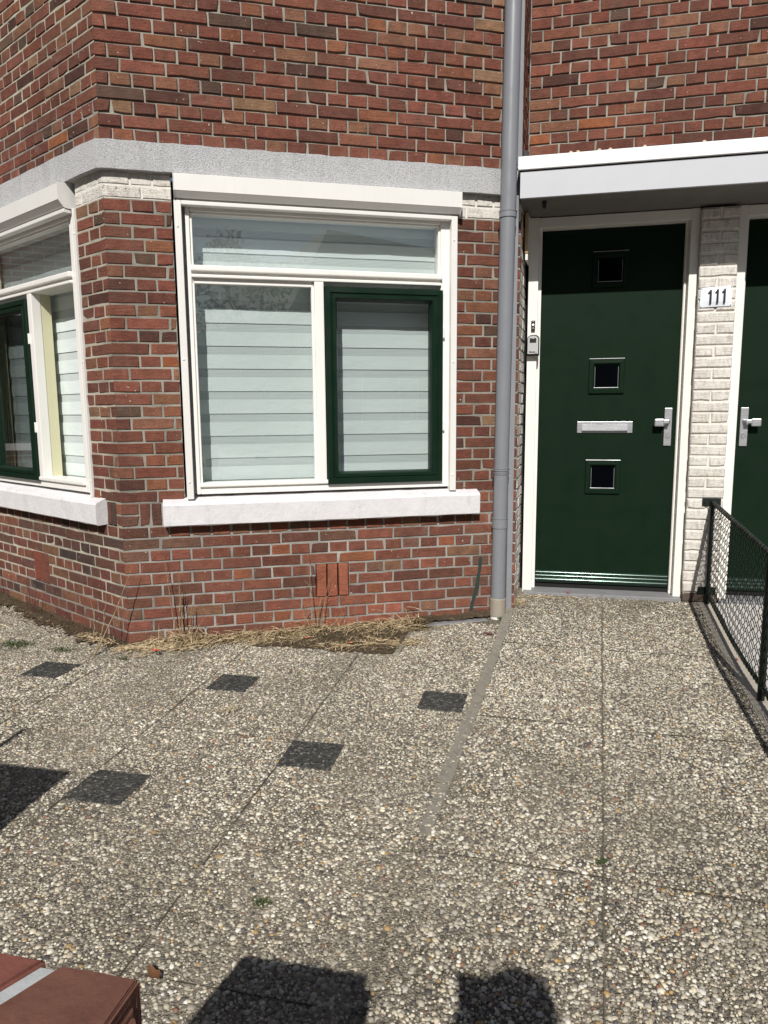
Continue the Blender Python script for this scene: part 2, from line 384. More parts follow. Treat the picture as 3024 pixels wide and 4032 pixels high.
def brick_wall(mb, fr, a0, a1, n0, n1, zc, phase, par, holes=(), paint=None, pal=None, mcol=(.27, .255, .225), joint=.0092, cornerL=False, cornerR=False, mort=-.0085, pmort=None, grid=.25, rnd=.0024, flipdir=False):
    """courses n0..n1; stretcher courses where n%2==par, stretcher joints at phase (+half every second one)"""
    for n in range(n0, n1):
        z0 = zc+n*CS+joint*.45; z1 = zc+(n+1)*CS-joint*.45
        wob = random.uniform(-.0005, .0005)
        for s0, s1 in rects_minus(a0, a1, z0, z1, holes):
            if n % 2 == par: st = SP; ph = phase + (SP/2 if ((n-par)//2) % 2 else 0)
            else: st = SP/2; ph = phase + SP/4 + random.choice((0, 0))
            k = math.floor((s0-ph)/st); e = [s0]
            while True:
                k += 1; p = ph+k*st
                if p >= s1-.02: break
                if p > s0+.03: e.append(p+random.uniform(-.003, .003))
            e.append(s1)
            for i in range(len(e)-1):
                first = (i == 0); last = (i == len(e)-2)
                l = not (cornerL and first and abs(s0-a0) < 1e-4); r = not (cornerR and last and abs(s1-a1) < 1e-4)
                b0 = e[i]+(joint/2 if not first else (0 if not l else (.001 if abs(s0-a0) > 1e-4 else joint/2)))
                b1 = e[i+1]-(joint/2 if not last else (0 if not r else (.001 if abs(s1-a1) > 1e-4 else joint/2)))
                mid = ((b0+b1)/2, (z0+z1)/2)
                P = pal(*mid) if callable(pal) else PAL
                one_brick(mb, fr, b0, b1, z0+wob, z1+wob, pick(P), paint(*mid) if paint else 0.0, l, r, rnd=rnd)
    # joint surface: split round the openings on a grid so its colour and paint can change
    zs = sorted(set([zc+n0*CS, zc+n1*CS]+[h for hh in holes for h in hh[2:] if zc+n0*CS < h < zc+n1*CS]+list(np.arange(zc+n0*CS, zc+n1*CS, CS*2))))
    xs = sorted(set([a0, a1]+[h for hh in holes for h in hh[:2] if a0 < h < a1]+list(np.arange(a0, a1, grid))))
    for i in range(len(xs)-1):
        for k in range(len(zs)-1):
            cx, cz = (xs[i]+xs[i+1])/2, (zs[k]+zs[k+1])/2
            if any(h[0] < cx < h[1] and h[2] < cz < h[3] for h in holes): continue
            mb.p = (pmort or paint)(cx, cz) if (pmort or paint) else 0.0; mb.c = mcol(cx, cz) if callable(mcol) else mcol
            q = [mb.vert(fr(x, z, mort if not (cornerL and x == a0 or cornerR and x == a1) else mort)) for x, z in ((xs[i], zs[k]), (xs[i+1], zs[k]), (xs[i+1], zs[k+1]), (xs[i], zs[k+1]))]
            mb.face(q, 1)
def build_wall(mb, name, parent, label=None):
    o = mb.build(name, [BRICK, MORTAR], parent, attr=True, normals=False)
    if label: o['label'] = label
    return o

HOUSE = empty('brick_house', (0, 0, 0))
tag(HOUSE, 'red brick house with angled window bay, green front doors and a white canopy', 'house')
PH2 = 0.39445; PH1 = 0.20857
OPEN2 = (.322, 1.822, .685, 2.303); OPEN1 = (.274, 1.62, .685, 2.303)
VENT2 = (1.006, 1.196, .0977, .2867); VENT1 = (.885, 1.085, .0977, .2867)
toppaint = lambda a, z: ((.50 if a < .10 and z < 2.24 else .60) if z > 2.178 else (.02 if z > 2.15 else 0.0))
def mcol2(a, z):
    return (.31, .30, .275) if z < .55 else (.29, .275, .235)
# --- bay, broad face (lower)
mb = MB()
sillhole2 = (.208, 1.957, .538, .690)
sold2 = (.085, .208, .5387, .6647); jog = (0.0, .0, 0, 0)
def pal2(a, z):
    if .92 < a < 1.55 and z < .098 and (abs(a-1.2) < .34-1.1*max(0, z)): return OPAL
    return LPAL if z < .69 else PAL
brick_wall(mb, F2, 0, L2, -2, 38, ZC, PH2, 0, [OPEN2, sillhole2, VENT2, sold2], toppaint, pal2, mcol2, cornerL=True, cornerR=True, mort=-.0045, joint=.0100)
for k in range(2):
    a = .0915+k*.0585; one_brick(mb, F2, a, a+.049, .545, .660, pick(DPAL), .1)
mb.c = (.27, .26, .23); mb.p = 0
q = [mb.vert(F2(a, z, -.0065)) for a, z in ((.085, .5387), (.208, .5387), (.208, .6647), (.085, .6647))]; mb.face(q, 1)
q = [mb.vert(F2(a, z, -.004)) for a, z in ((.18, 2.296), (1.0, 2.30), (1.0, 2.303), (.18, 2.303))]
build_wall(mb, 'bay_wall', HOUSE)
# --- bay, left face (lower)
mb = MB()
def pal1(a, z):
    if z < .56: return DPAL if (.25 < a < 1.25 and z > .12+.25*a) or random.random() < .12 else [((.165, .062, .046), 10), ((.19, .075, .05), 10), ((.14, .058, .045), 8), ((.20, .10, .06), 4)]
    return PAL
mcol1 = lambda a, z: (.40, .375, .31) if z > .1 else (.29, .275, .24)
brick_wall(mb, F1, 0, 3.2, -2, 38, ZC, PH1, 0, [OPEN1, (.155, 1.9, .538, .690), VENT1, (.055, .155, .5387, .6647)], lambda a, z: (.68 if z > 2.178 else 0.0), pal1, mcol1, cornerL=True, mort=-.0030, joint=.0105)
for k in range(3):
    mb.c = (.17, .062, .042); one_brick(mb, F1, .888+k*.066, .888+k*.066+.064, .100, .285, (.17+.02*k, .062, .042), 0)
for k in range(2):
    a = .058+k*.050; one_brick(mb, F1, a, a+.041, .545, .660, pick(DPAL), .05)
mb.c = (.30, .28, .24); mb.p = 0
mb.face([mb.vert(F1(a, z, -.0085)) for a, z in ((.055, .5387), (.157, .5387), (.157, .6647), (.055, .6647))], 1)
build_wall(mb, 'bay_side_wall', HOUSE)
# --- door-side return of the bay (lower, painted; upper bare)
mb = MB()
brick_wall(mb, F4, 0, LR, -2, 38, ZC, .05, 0, [], lambda a, z: (.66 if a > .035 else .2) if z > .02 else .45, None, (.42, .40, .36), cornerL=True, pmort=lambda a, z: .7, grid=.04)
build_wall(mb, 'painted_return_wall', HOUSE)
ZU = 2.441
S3 = .112
mb = MB(); brick_wall(mb, F2, 0, L2, 0, 32, ZU, S3, 1, [], lambda a, z: .16 if z < 2.50 else 0, None, (.31, .292, .245), cornerL=True, cornerR=True)
build_wall(mb, 'upper_bay_wall', HOUSE)
mb = MB(); brick_wall(mb, F1, 0, 3.2, 0, 40, ZU, .098, 1, [], lambda a, z: .14 if z < 2.50 else 0, None, lambda a, z: (.40, .375, .30) if z > 2.72 else (.27, .26, .23), cornerL=True, mort=-.0035)
build_wall(mb, 'upper_bay_side_wall', HOUSE)
mb = MB(); brick_wall(mb, F4, 0, LR, 0, 32, ZU, .05, 1, [], None, None, (.30, .28, .24), cornerL=True)
build_wall(mb, 'upper_return_wall', HOUSE)
mb = MB(); brick_wall(mb, F3, .10, 2.9, 0, 32, ZU-.001, .1711, 1, [], None, None, (.30, .285, .243))
build_wall(mb, 'upper_wall', HOUSE)
# --- painted pier between the two doors
PX0, PX1, PO = 1.066, 1.268, .13
FP = lambda a, z, o=0.0: F3(a, z, o+PO)
mb = MB(); zc = .6692-11*CS
for n in range(0, 36):
    z0 = zc+n*CS+.003; z1 = zc+(n+1)*CS-.003; mb.p = 0
    if n < 0: continue
    bare = n < 1
    pt = 0.0 if z1 < .09 else .74
    cl = (.17, .07, .05) if z1 > .04 else (.11, .085, .07)
    spl = [PX0, PX1] if n % 2 == 0 else [PX0, (PX0+PX1)/2+random.uniform(-.006, .006), PX1]
    if 1.80 < z1 < 1.90 and n % 2: pass
    for i in range(len(spl)-1):
        one_brick(mb, FP, spl[i]+(.004 if i else 0), spl[i+1]-(.004 if i < len(spl)-2 else 0), z0, z1, cl, pt if not (1.815 < z0 < 1.83) else .35, dep=.02, rnd=.0055)
mb.c = (.40, .38, .34)
for z0, z1, p in ((-.1, .095, 0), (.095, zc+36*CS, .8)):
    mb.p = p
    mb.box(FP, PX0+.004, PX1-.004, z0, z1, -PO-.02, -.009, 1)
build_wall(mb, 'brick_pier', HOUSE, 'narrow pier of cream painted brick between the two green doors')
# --- render band round the bay
mb = MB()
def band(fr1, fr2, o):
    pass
zb0, zb1, bo = 2.303, 2.436, .034
# outline in plan: W1 far end, corner, W2 end, return
k = math.tan(math.radians((180-126.33)/2))
plan_out = [F1(3.2, 0, bo), None, F2(L2+.012, 0, bo), F4(.33, 0, .012)]
mid = (N1+N2).normalized(); c = Vector(CC)+mid*(bo/mid.dot(N2)); plan_out[1] = c
plan_in = [F1(3.2, 0, -.05), Vector(CC)-mid*.06, F2(L2-.06, 0, -.05), F4(.33, 0, -.05)]
segs = []
for A, B, A2, B2 in zip(plan_out, plan_out[1:], plan_in, plan_in[1:]):
    nn = max(1, int((B-A).length/.06))
    for i in range(nn): segs.append((A.lerp(B, i/nn), A.lerp(B, (i+1)/nn), A2.lerp(B2, i/nn), A2.lerp(B2, (i+1)/nn)))
def jz(p, s): return s*math.sin(p.x*37+p.y*23)*.6+s*math.sin(p.x*91+3*p.y)*.4
for A, B, A2, B2 in segs:
    up = Vector((0, 0, 1)); v = lambda p, z: mb.vert(Vector((p.x, p.y, z)))
    za, zbb = zb0+jz(A, .0015), zb0+jz(B, .0015); ta, tb = zb1+jz(A, .003), zb1+jz(B, .003)
    mb.face([v(A, za), v(B, zbb), v(B, tb), v(A, ta)]); mb.face([v(A, ta), v(B, tb), v(B2, tb), v(A2, ta)]); mb.face([v(A2, za), v(B2, zbb), v(B, zbb), v(A, za)])
mb.build('rendered_band', STUCCO, HOUSE)

# --- sills
def sill(fr, s0, s1, name, z0=.540, z1=.688):
    mb = MB()
    prof = [(-.01, z0+.002), (.050, z0), (.056, z0+.006), (.058, z1-.038), (.050, z1-.026), (-.01, z1-.004), (-.14, z1+.006), (-.14, z0+.002)]
    n = 26; rings = []
    for i in range(n+1):
        a = s0+(s1-s0)*i/n
        rings.append([mb.vert(fr(a, z+random.uniform(-.0012, .0012), o+random.uniform(-.0012, .0012))) for o, z in prof])
    for A, B in zip(rings, rings[1:]):
        for i in range(len(prof)): mb.face([A[i], A[(i+1) % len(prof)], B[(i+1) % len(prof)], B[i]])
    mb.face(rings[0][::-1]); mb.face(rings[-1])
    return mb
# --- window builder (both bay faces)
def bar(mb, fr, a0, a1, z0, z1, o0, o1, b=.004): mb.box(fr, a0, a1, z0, z1, o0, o1, 0, b)
def window(fr, s0, s1, mul0, mul1, sash, opt, label, pname):
    """s0..s1 outer frame; glass panes, mullion, transom; sash = (outer0, outer1) of the green opening light"""
    wroot = MB()
    # frame: jambs, head, transom rail, cill, mullion  (front face at o=0, 10 cm deep)
    zB, zT = .700, 2.170
    lg0, lg1 = s0+.020, s1-.052        # transom glass
    if opt: lg0, lg1 = s0+.040, s1-.020
    f = wroot
    bar(f, fr, s0, lg0, zB, zT, -.05, 0); bar(f, fr, lg1, s1, zB, zT, -.05, 0)
    bar(f, fr, lg0, lg1, 2.135, zT, -.12, .0); bar(f, fr, lg0, lg1, zB, .738, -.12, .0)
    bar(f, fr, lg0-.006, lg1+.006, .738, .760, -.10, .014, .005)
    bar(f, fr, lg0, lg1, 1.812, 1.828, -.12, .012); bar(f, fr, lg0, lg1, 1.828, 1.842, -.12, -.006, .001)
    bar(f, fr, lg0-.004, lg1+.004, 1.842, 1.872, -.12, .020, .006)
    bar(f, fr, mul0, mul1, .738, 1.812, -.045, .010)
    # glazing beads
    for a0, a1, z0, z1 in ((lg0, lg1, 1.872, 2.135),):
        bar(f, fr, a0, a0+.012, z0, z1, -.042, -.010, .002); bar(f, fr, a1-.012, a1, z0, z1, -.042, -.010, .002)
        bar(f, fr, a0, a1, z1-.010, z1, -.042, -.010, .002)
    fx0, fx1 = (lg0, mul0) if not opt else (mul1, lg1)   # fixed pane
    for a0, a1 in ((fx0, fx0+.012), (fx1-.014, fx1)): bar(f, fr, a0, a1, .760, 1.812, -.042, -.008, .002)
    bar(f, fr, fx0, fx1, 1.785, 1.812, -.042, -.008, .002)
    win = f.build(pname, WHITE, HOUSE); win['label'] = label
    def pane(name, a0, a1, z0, z1, o_, par):
        g = MB(); g.face([g.vert(fr(a, z, o_)) for a, z in ((a0, z0), (a1, z0), (a1, z1), (a0, z1))]); return g.build(name, GLASS, par)
    pane('transom_pane', lg0+.005, lg1-.005, 1.872, 2.135, -.032, win); pane('fixed_pane', fx0+.005, fx1-.005, .760, 1.79, -.030, win)
    o0, o1 = sash; z0, z1 = .733, 1.787; t = .068
    sm = MB()
    def ring(i0, i1, p0, p1):
        A0, A1, Z0, Z1 = o0+i0, o1-i0, z0+i0, z1-i0; B0, B1, Y0, Y1 = o0+i1, o1-i1, z0+i1, z1-i1
        q = [sm.vert(fr(a, z, p0)) for a, z in ((A0, Z0), (A1, Z0), (A1, Z1), (A0, Z1))]
        r = [sm.vert(fr(a, z, p1)) for a, z in ((B0, Y0), (B1, Y0), (B1, Y1), (B0, Y1))]
        for i in range(4): sm.face([q[i], q[(i+1) % 4], r[(i+1) % 4], r[i]])
    prof = [(0, -.03), (0, .018), (.003, .022), (.028, .023), (.031, .017), (.036, .016), (.040, .022), (.056, .022), (.062, .012), (.068, -.008), (.068, -.04)]
    for (i0, p0), (i1, p1) in zip(prof, prof[1:]): ring(i0, i1, p0, p1)
    ss = sm.build('opening_sash', GREEN_S, win)
    pane('sash_pane', o0+t-.004, o1-t+.004, z0+t-.004, z1-t+.004, -.014, ss)
    # small hinges on the fixed side of the sash
    hs = o1+.006 if not opt else o0-.006
    for z in (1.02, 1.53): hm = MB(); hm.box(fr, hs-.005, hs+.005, z, z+.06, .0, .020, 0, .003); hm.build('hinge', WHITE, win)
    # cream coloured inner posts behind the frame
    im = MB()
    im.box(fr, mul0+.002, mul1-.004, .74, 1.812, -.104, -.046); im.box(fr, s0-.02, lg0-.004, .70, 2.17, -.16, -.051); im.box(fr, lg1+.004, s1+.02, .70, 2.17, -.16, -.051)
    im.build('inner_posts', CREAM if opt else WHITE, win)
    # dark strip of air between frame and brick, kept as a backing
    bk = MB(); bk.box(fr, s0-.075, s0-.002, .69, 2.30, -.16, -.10); bk.box(fr, s1+.002, s1+.045, .69, 2.30, -.16, -.10); bk.box(fr, s0-.045, s1+.045, 2.172, 2.302, -.16, -.02)
    bk.build('reveal_backing', DARK, win)
    return win
W2N = window(F2, .385, 1.785, 1.030, 1.080, (1.084, 1.741), False, 'broad bay window with white frame and green opening light', 'window')
W1N = window(F1, .318, 1.600, .836, .888, (.893, 1.550), True, 'left bay window seen at a slant, green opening light', 'window')
# room behind
for fr, a0, a1 in ((F2, .30, 1.85), (F1, .25, 1.66)):
    mb = MB()
    q = lambda a, z, o: mb.vert(fr(a, z, o))
    C8 = [q(a, z, o) for o in (-.16, -1.1) for a, z in ((a0, .6), (a1, .6), (a1, 2.29), (a0, 2.29))]
    for f in ((4, 5, 6, 7), (0, 1, 5, 4), (1, 2, 6, 5), (2, 3, 7, 6), (3, 0, 4, 7)): mb.face([C8[i] for i in f])
    mb.build('room_lining', ROOM, HOUSE)
# blinds: opaque and sheer bands, a thing of its own hung behind each window
def blind(fr, cols, o, name, label):
    root = empty(name, fr(sum(cols[0])/2, .72, o)); tag(root, label, 'window blind', 'banded roller blinds in the bay windows')
    for a0, a1 in cols:
        mb = MB(); per = .1205; top = 2.16; z = .715; i = 0
        k0 = .762
        zz = k0-.0455-.0
        segs = []
        z = zz
        while z < top:
            segs.append((z, min(z+.0455, top), 1)); segs.append((z+.0455, min(z+per, top), 0)); z += per
        for z0, z1, sheer in segs:
            if z1 <= z0: continue
            oo = o-.005 if sheer else o
            nseg = 14
            for j in range(nseg):
                b0 = a0+(a1-a0)*j/nseg; b1 = a0+(a1-a0)*(j+1)/nseg
                w = lambda b, zq: .0022*math.sin(b*9+zq*13)+.0012*math.sin(b*23)
                zp, zm = (z1+.004, z0-.004) if sheer else (z1, z0)
                mb.face([mb.vert(fr(b0, zm, oo+w(b0, zm))), mb.vert(fr(b1, zm, oo+w(b1, zm))), mb.vert(fr(b1, zp, oo+w(b1, zp))), mb.vert(fr(b0, zp, oo+w(b0, zp)))], sheer)
                if not sheer:
                    e = .0015
                    mb.face([mb.vert(fr(b0, z0, oo+w(b0, z0))), mb.vert(fr(b1, z0, oo+w(b1, z0))), mb.vert(fr(b1, z0, oo-.010)), mb.vert(fr(b0, z0, oo-.010))], 0)
        f = mb.build('fabric', [BLIND, SHEER], None, normals=False); adopt(f, root)
    hb = MB()
    for a0, a1 in cols: hb.box(fr, a0, a1, .704, .720, o-.012, o+.006, 0, .003)
    adopt(hb.build('bottom_bar', ALU), root)
    return root
blind(F2, [(.392, 1.775)], -.132, 'roller_blind', 'white banded blind filling the broad bay window beside the downpipe')
blind(F1, [(.33, 1.555)], -.138, 'roller_blind', 'white banded blinds inside the slanting left bay window')

mb = MB()
for i in range(24):
    a0, a1 = 1.53+.0045*i, 1.53+.0045*(i+1); w_ = lambda a: -.120+.010*math.sin((a-1.53)*190)
    mb.face([mb.vert(F1(a0, .72, w_(a0))), mb.vert(F1(a1, .72, w_(a1))), mb.vert(F1(a1, 2.16, w_(a1))), mb.vert(F1(a0, 2.16, w_(a0)))])
o = mb.build('curtain', CREAM, smooth=True, normals=False); tag(o, 'narrow cream curtain at the far left of the slanting window', 'curtain')
sl = sill(F2, .210, 1.957, 'sill'); sl.build('window_sill', SILL, HOUSE)
sl = sill(F1, .157, 1.90, 'sill'); sl.build('window_sill', SILL, HOUSE)

# --- roller shutters
def shutter(fr, s0, s1, r0, r1, ro, label):
    mb = MB(); prof = [(-.03, 2.302), (0, 2.300), (.066, 2.292), (.070, 2.289), (.070, 2.212), (.067, 2.209), (.044, 2.184), (.036, 2.184), (.036, 2.188), (.010, 2.188), (.010, 2.180), (-.03, 2.180)]
    mb.prism(fr, prof, s0+.003, s1-.003); sh = mb.build('shutter_box', ALU, HOUSE); sh['label'] = label
    mb = MB(); p2 = [(-.03, 2.3025), (0, 2.3025), (.068, 2.294), (.073, 2.290), (.073, 2.210), (.046, 2.178), (.034, 2.174), (-.03, 2.174)]
    mb.prism(fr, p2, s0, s0+.003); mb.build('end_cap', ALU, sh)
    mb = MB(); mb.prism(fr, p2, s1-.003, s1); mb.build('end_cap', ALU, sh)
    rw = .035 if ro > .02 else .023
    for a0, a1 in ((r0, r0+rw), (r1-rw, r1)):
        mb = MB(); mb.box(fr, a0, a1, .680, 2.174, ro-.045, ro, 0, .002)
        g = mb.build('guide_rail', ALU, sh)
        for z in (.77, 1.40, 2.05): mb = MB(); am = (a0+a1)/2-.003; mb.box(fr, am-.005, am+.005, z-.005, z+.005, ro-.002, ro+.004, 0, .0024); mb.build('screw', WHITE, g)
    mb = MB(); mb.box(fr, r0+.036, r1-.036, 2.152, 2.172, .004, .046, 0, .003); mb.build('end_slat', ALU, sh)
    return sh
shutter(F2, .337, 1.829, .334, 1.816, .038, 'closed-up cream roller shutter over the broad bay window')
shutter(F1, .308, 1.66, .276, 1.64, .010, 'cream roller shutter over the left bay window')

# --- ventilation brick opening with three orange slips
mb = MB(); mb.c = (.3, .11, .07)
for i in range(3):
    a = VENT2[0]+.006+i*.0625; one_brick(mb, lambda s, z, o=0: F2(s, z, o+.004), a, a+.055, .100, .284, ((.30, .105, .062), (.28, .10, .06), (.31, .11, .066))[i], 0, dep=.03)
v = mb.build('air_vent', [BRICK, MORTAR], HOUSE, attr=True, normals=False)
mb = MB(); q = [mb.vert(F2(a, z, -.028)) for a, z in ((VENT2[0]-.01, .09), (VENT2[1]+.01, .09), (VENT2[1]+.01, .295), (VENT2[0]-.01, .295))]; mb.face(q)
mb.build('dark_slot', DARK, v)
# --- drip of dark green paint down the bricks beside the pipe
mb = MB(); x = mat('dark_green_stain', (.022, .040, .034), .6)
line = [(1.986, .275, .010), (1.984, .24, .013), (1.982, .20, .010), (1.972, .15, .011), (1.966, .10, .014), (1.952, .05, .013), (1.938, 0, .012), (1.93, -.05, .010), (1.925, -.09, .009)]
for (a, z, w_), (a2, z2, w2) in zip(line, line[1:]):
    for off in (.0022,):
        mb.face([mb.vert(F2(a-w_, z, off)), mb.vert(F2(a2-w2, z2, off)), mb.vert(F2(a2+w2*.8, z2, off)), mb.vert(F2(a+w_*.8, z, off))])
mb.build('paint_drip', x, HOUSE)

# --- downpipe and flat duct
mb = MB(); pc = lambda z: F2(2.058+(z-.04)*.0106, z, .10)
dp = empty('downpipe', pc(-.09)); dp.parent = HOUSE
def rel(o): adopt(o, dp); return o
mb.tube([pc(-.02), pc(1.0), pc(2.18), pc(3.4), pc(4.4)], [.0415, .0415, .043, .0445, .0445], 28); rel(mb.build('pipe', PVC, smooth=True))
for z0, z1, r in ((2.163, 2.197, .0475), (.790, .806, .0455), (.770, .782, .0445), (.462, .520, .0450)):
    mb = MB(); mb.tube([pc(z0), pc(z1)], r, 28); mb.tube([pc(z1-.004), pc(z1)], r+.002, 28); rel(mb.build('pipe_collar', PVC, smooth=True))
mb = MB(); mb.tube([pc(-.055), pc(.045)], .0465, 28); mb.tube([pc(.045), pc(.049)], [.0465, .0435], 28); rel(mb.build('pipe_socket', BEIGE, smooth=True))
mb = MB(); mb.tube([pc(-.10), pc(-.052)], .042, 24); rel(mb.build('white_base', WHITE, smooth=True))
mb = MB()
mb.box(F2, 2.150, 2.184, 2.44, 4.3, .012, .042, 0, .003); mb.box(F2, 2.146, 2.156, 2.46, 4.3, .042, .050, 0, .002)
mb.box(F2, 2.138, 2.170, -.06, 2.302, .012, .042, 0, .003); mb.box(F2, 2.133, 2.142, -.04, 2.29, .040, .048, 0, .002)
mb.build('flat_duct', ZINC, HOUSE)
mb = MB(); mb.box(F4, .03, .06, 2.49, 2.56, .0, .03, 0, .004); mb.box(F4, .025, .065, 2.515, 2.535, .0, .036, 0, .004); mb.build('cable_clip', BLACK, HOUSE)

# --- canopy
CANY, CX0, CX1 = .50, .066, 3.0
mb = MB(); mb.box(F3, CX0+.006, CX1, 2.258, 2.392, CANY-.02, CANY, 0, .001); cn = mb.build('canopy', FASCIA, HOUSE)
mb = MB(); mb.box(F3, CX0-.006, CX1, 2.400, 2.466, CANY-.03, CANY+.014, 0, .002); mb.box(F3, CX0-.006, CX0+.006, 2.400, 2.462, .02, CANY-.03, 0, .001); mb.build('canopy_trim', TRIM, cn)
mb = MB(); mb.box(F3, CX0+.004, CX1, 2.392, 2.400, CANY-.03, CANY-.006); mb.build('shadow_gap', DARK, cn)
mb = MB(); mb.box(F3, CX0+.008, CX1, 2.262, 2.272, -.02, CANY-.021); mb.box(F3, CX0+.008, CX0+.02, 2.272, 2.399, .0, CANY-.031); mb.build('soffit', SOFFIT, cn)
mb = MB(); mb.box(F3, CX0+.03, CX1, 2.436, 2.448, -.0, CANY-.031); mb.build('roof_felt', STONE, cn)
# pebbles lying on the canopy edge
cp = []
for i, a in enumerate((.33, .367, .475, .53, .70, .985)):
    mb = MB(); bm = bmesh.new(); bmesh.ops.create_icosphere(bm, subdivisions=2, radius=.009)
    ix = {v.index: mb.vert(Vector((a+v.co.x*random.uniform(.8, 1.3)*1.1, -CANY+.005+v.co.y, 2.466+.006+v.co.z*.9))) for v in bm.verts}
    for f in bm.faces: mb.face([ix[v.index] for v in f.verts])
    bm.free(); o = mb.build('pebble', mat('cream_pebble', (.52, .43, .30), .7) if i == 0 else bpy.data.materials['cream_pebble'], None, smooth=True)
    tag(o, ('first', 'second', 'third', 'fourth', 'fifth', 'last')[i]+' cream pebble from the downpipe along the white canopy edge', 'pebble', 'pebbles along the canopy edge')

# --- door sets
DO = .0
def door_set(x0, mirror, label, visible_end):
    """leaf from x0 to x0+.807"""
    W = .807; x1 = x0+W
    m_ = (lambda a: a) if not mirror else (lambda a: x0+x1-a)
    def bx(mb, a0, a1, z0, z1, o0, o1, b=.0):
        a0, a1 = sorted((m_(a0), m_(a1))); mb.box(F3, a0, a1, z0, z1, o0, o1, 0, b)
    mb = MB(); bx(mb, x0, x1, .032, 2.192, -.05, 0, .002); d = mb.build('front_door', GREEN, HOUSE); d['label'] = label
    # frame
    mb = MB(); fo = .08; l0, l1 = x0-.078, x0-.020; r0, r1 = x1+.018, x1+.066
    bx(mb, l0, l1, -.02, 2.258, -.05, fo, .003); bx(mb, r0, r1, -.02, 2.258, -.05, fo, .003)
    bx(mb, l1, x0-.001, -.0, 2.21, -.05, .028, .002); bx(mb, x1+.001, r0, -.0, 2.21, -.05, .028, .002)
    bx(mb, l1, r0, 2.198, 2.256, -.05, fo-.001, .003)
    bx(mb, x1+.004, x1+.009, .03, 2.19, .028, .034, .001)
    mb.build('door_frame', WHITE2, d)
    mb = MB(); bx(mb, x0, x1, .0, .034, -.05, -.012); mb.build('bottom_gap', DARK, d)
    for zc_ in (1.956, 1.331, .716):
        c_ = x0+.398 if zc_ > .8 else x0+.396
        mb = MB(); h = .1045; g = .069
        for (i0, p0), (i1, p1) in zip([(h, 0), (h-.003, .012), (g+.010, .014), (g, .004)], [(h-.003, .012), (g+.010, .014), (g, .004), (g, .001)]):
            q = [mb.vert(F3(c_+sx*i0, zc_+sz*i0, p0)) for sx, sz in ((-1, -1), (1, -1), (1, 1), (-1, 1))]
            r = [mb.vert(F3(c_+sx*i1, zc_+sz*i1, p1)) for sx, sz in ((-1, -1), (1, -1), (1, 1), (-1, 1))]
            for i in range(4): mb.face([q[i], q[(i+1) % 4], r[(i+1) % 4], r[i]])
        fw = mb.build('porthole_window', GREEN, d)
        mb = MB(); mb.box(F3, c_-g, c_+g, zc_-g, zc_+g, -.004, .002); mb.build('pane', DGLASS, fw)
        mb = MB()
        mb.tube([F3(c_-h+.002, zc_+h+.001, .009), F3(c_+h-.002, zc_+h+.001, .009)], .0024, 8)
        mb.tube([F3(c_-g-.004, zc_-g+.001, .007), F3(c_+g+.002, zc_-g+.001, .007)], .0022, 8)
        mb.tube([F3(c_+g-.001, zc_-g, .003), F3(c_+g-.001, zc_+g-.012, .003)], .0012, 6); mb.tube([F3(c_-g+.001, zc_-g, .003), F3(c_-g+.001, zc_+g-.012, .003)], .0012, 6)
        mb.build('metal_trim', ZINC, fw)
    # letter plate
    mb = MB(); bx(mb, x0+.235, x0+.561, .989, 1.058, 0, .006, .0015); lp = mb.build('letter_plate', METAL, d)
    mb = MB(); a0, a1 = x0+.263, x0+.531
    if mirror: a0, a1 = m_(a1), m_(a0)
    mb.prism(F3, [(.006, 1.042), (.010, 1.043), (.0125, 1.012), (.018, 1.008), (.018, 1.001), (.013, .998), (.006, .998)], a0, a1); mb.build('flap', METAL, lp)
    # handle
    mb = MB(); bx(mb, x0+.741, x0+.785, .911, 1.138, 0, .010, .003); hp = mb.build('door_handle', METAL, d)
    mb = MB(); k0, k1 = sorted((m_(x0+.752), m_(x0+.772))); cx = m_(x0+.765)
    mb.tube([F3(cx, 1.058, .008), F3(cx-(.012 if not mirror else -.012), 1.056, .046)], [.012, .010], 14)
    bx(mb, x0+.680, x0+.735, 1.028, 1.074, .040, .054, .006); bx(mb, x0+.728, x0+.764, 1.045, 1.068, .042, .052, .004); mb.build('knob', METAL, hp)
    mb = MB(); cxx = m_(x0+.764)
    mb.tube([F3(cxx, .982, .009), F3(cxx, .982, .014)], .0125, 16); bx(mb, x0+.752, x0+.776, .958, .982, .009, .0135, .004)
    mb.build('keyhole_cover', METAL, hp)
    mb = MB(); mb.tube([F3(cxx, .984, .0135), F3(cxx, .984, .0165)], .006, 12); mb.build('lock_cylinder', ZINC, hp)
    # ribbed weather strip
    mb = MB(); a0, a1 = x0+.003, x1-.003
    pr = [(0, .112)]
    for c_z in (.100, .078, .054):
        for t in range(9):
            th = math.pi/2-math.pi*t/8; pr.append((.006+.009*math.cos(th), c_z+.0095*math.sin(th)))
    pr += [(.0, .036)]
    mb.prism(F3, pr, a0, a1); mb.build('weather_strip', KICK, d, smooth=True)
    return d
door_set(.196, False, 'dark green front door beside the downpipe, key safe on its frame', True)
door_set(1.338, True, 'dark green front door of the neighbour, seen behind the wire fence', False)
mb = MB(); mb.box(F3, .125, 1.062, -.05, -.002, -.05, .13, 0, .004); mb.box(F3, 1.27, 2.2, -.05, -.002, -.05, .13, 0, .004); mb.build('threshold', STONE, HOUSE)
# dark backing behind pier/frame gaps
mb = MB(); mb.box(F3, .06, 3.0, -.1, 2.44, -.08, -.055); mb.build('wall_backing', DARK, HOUSE)

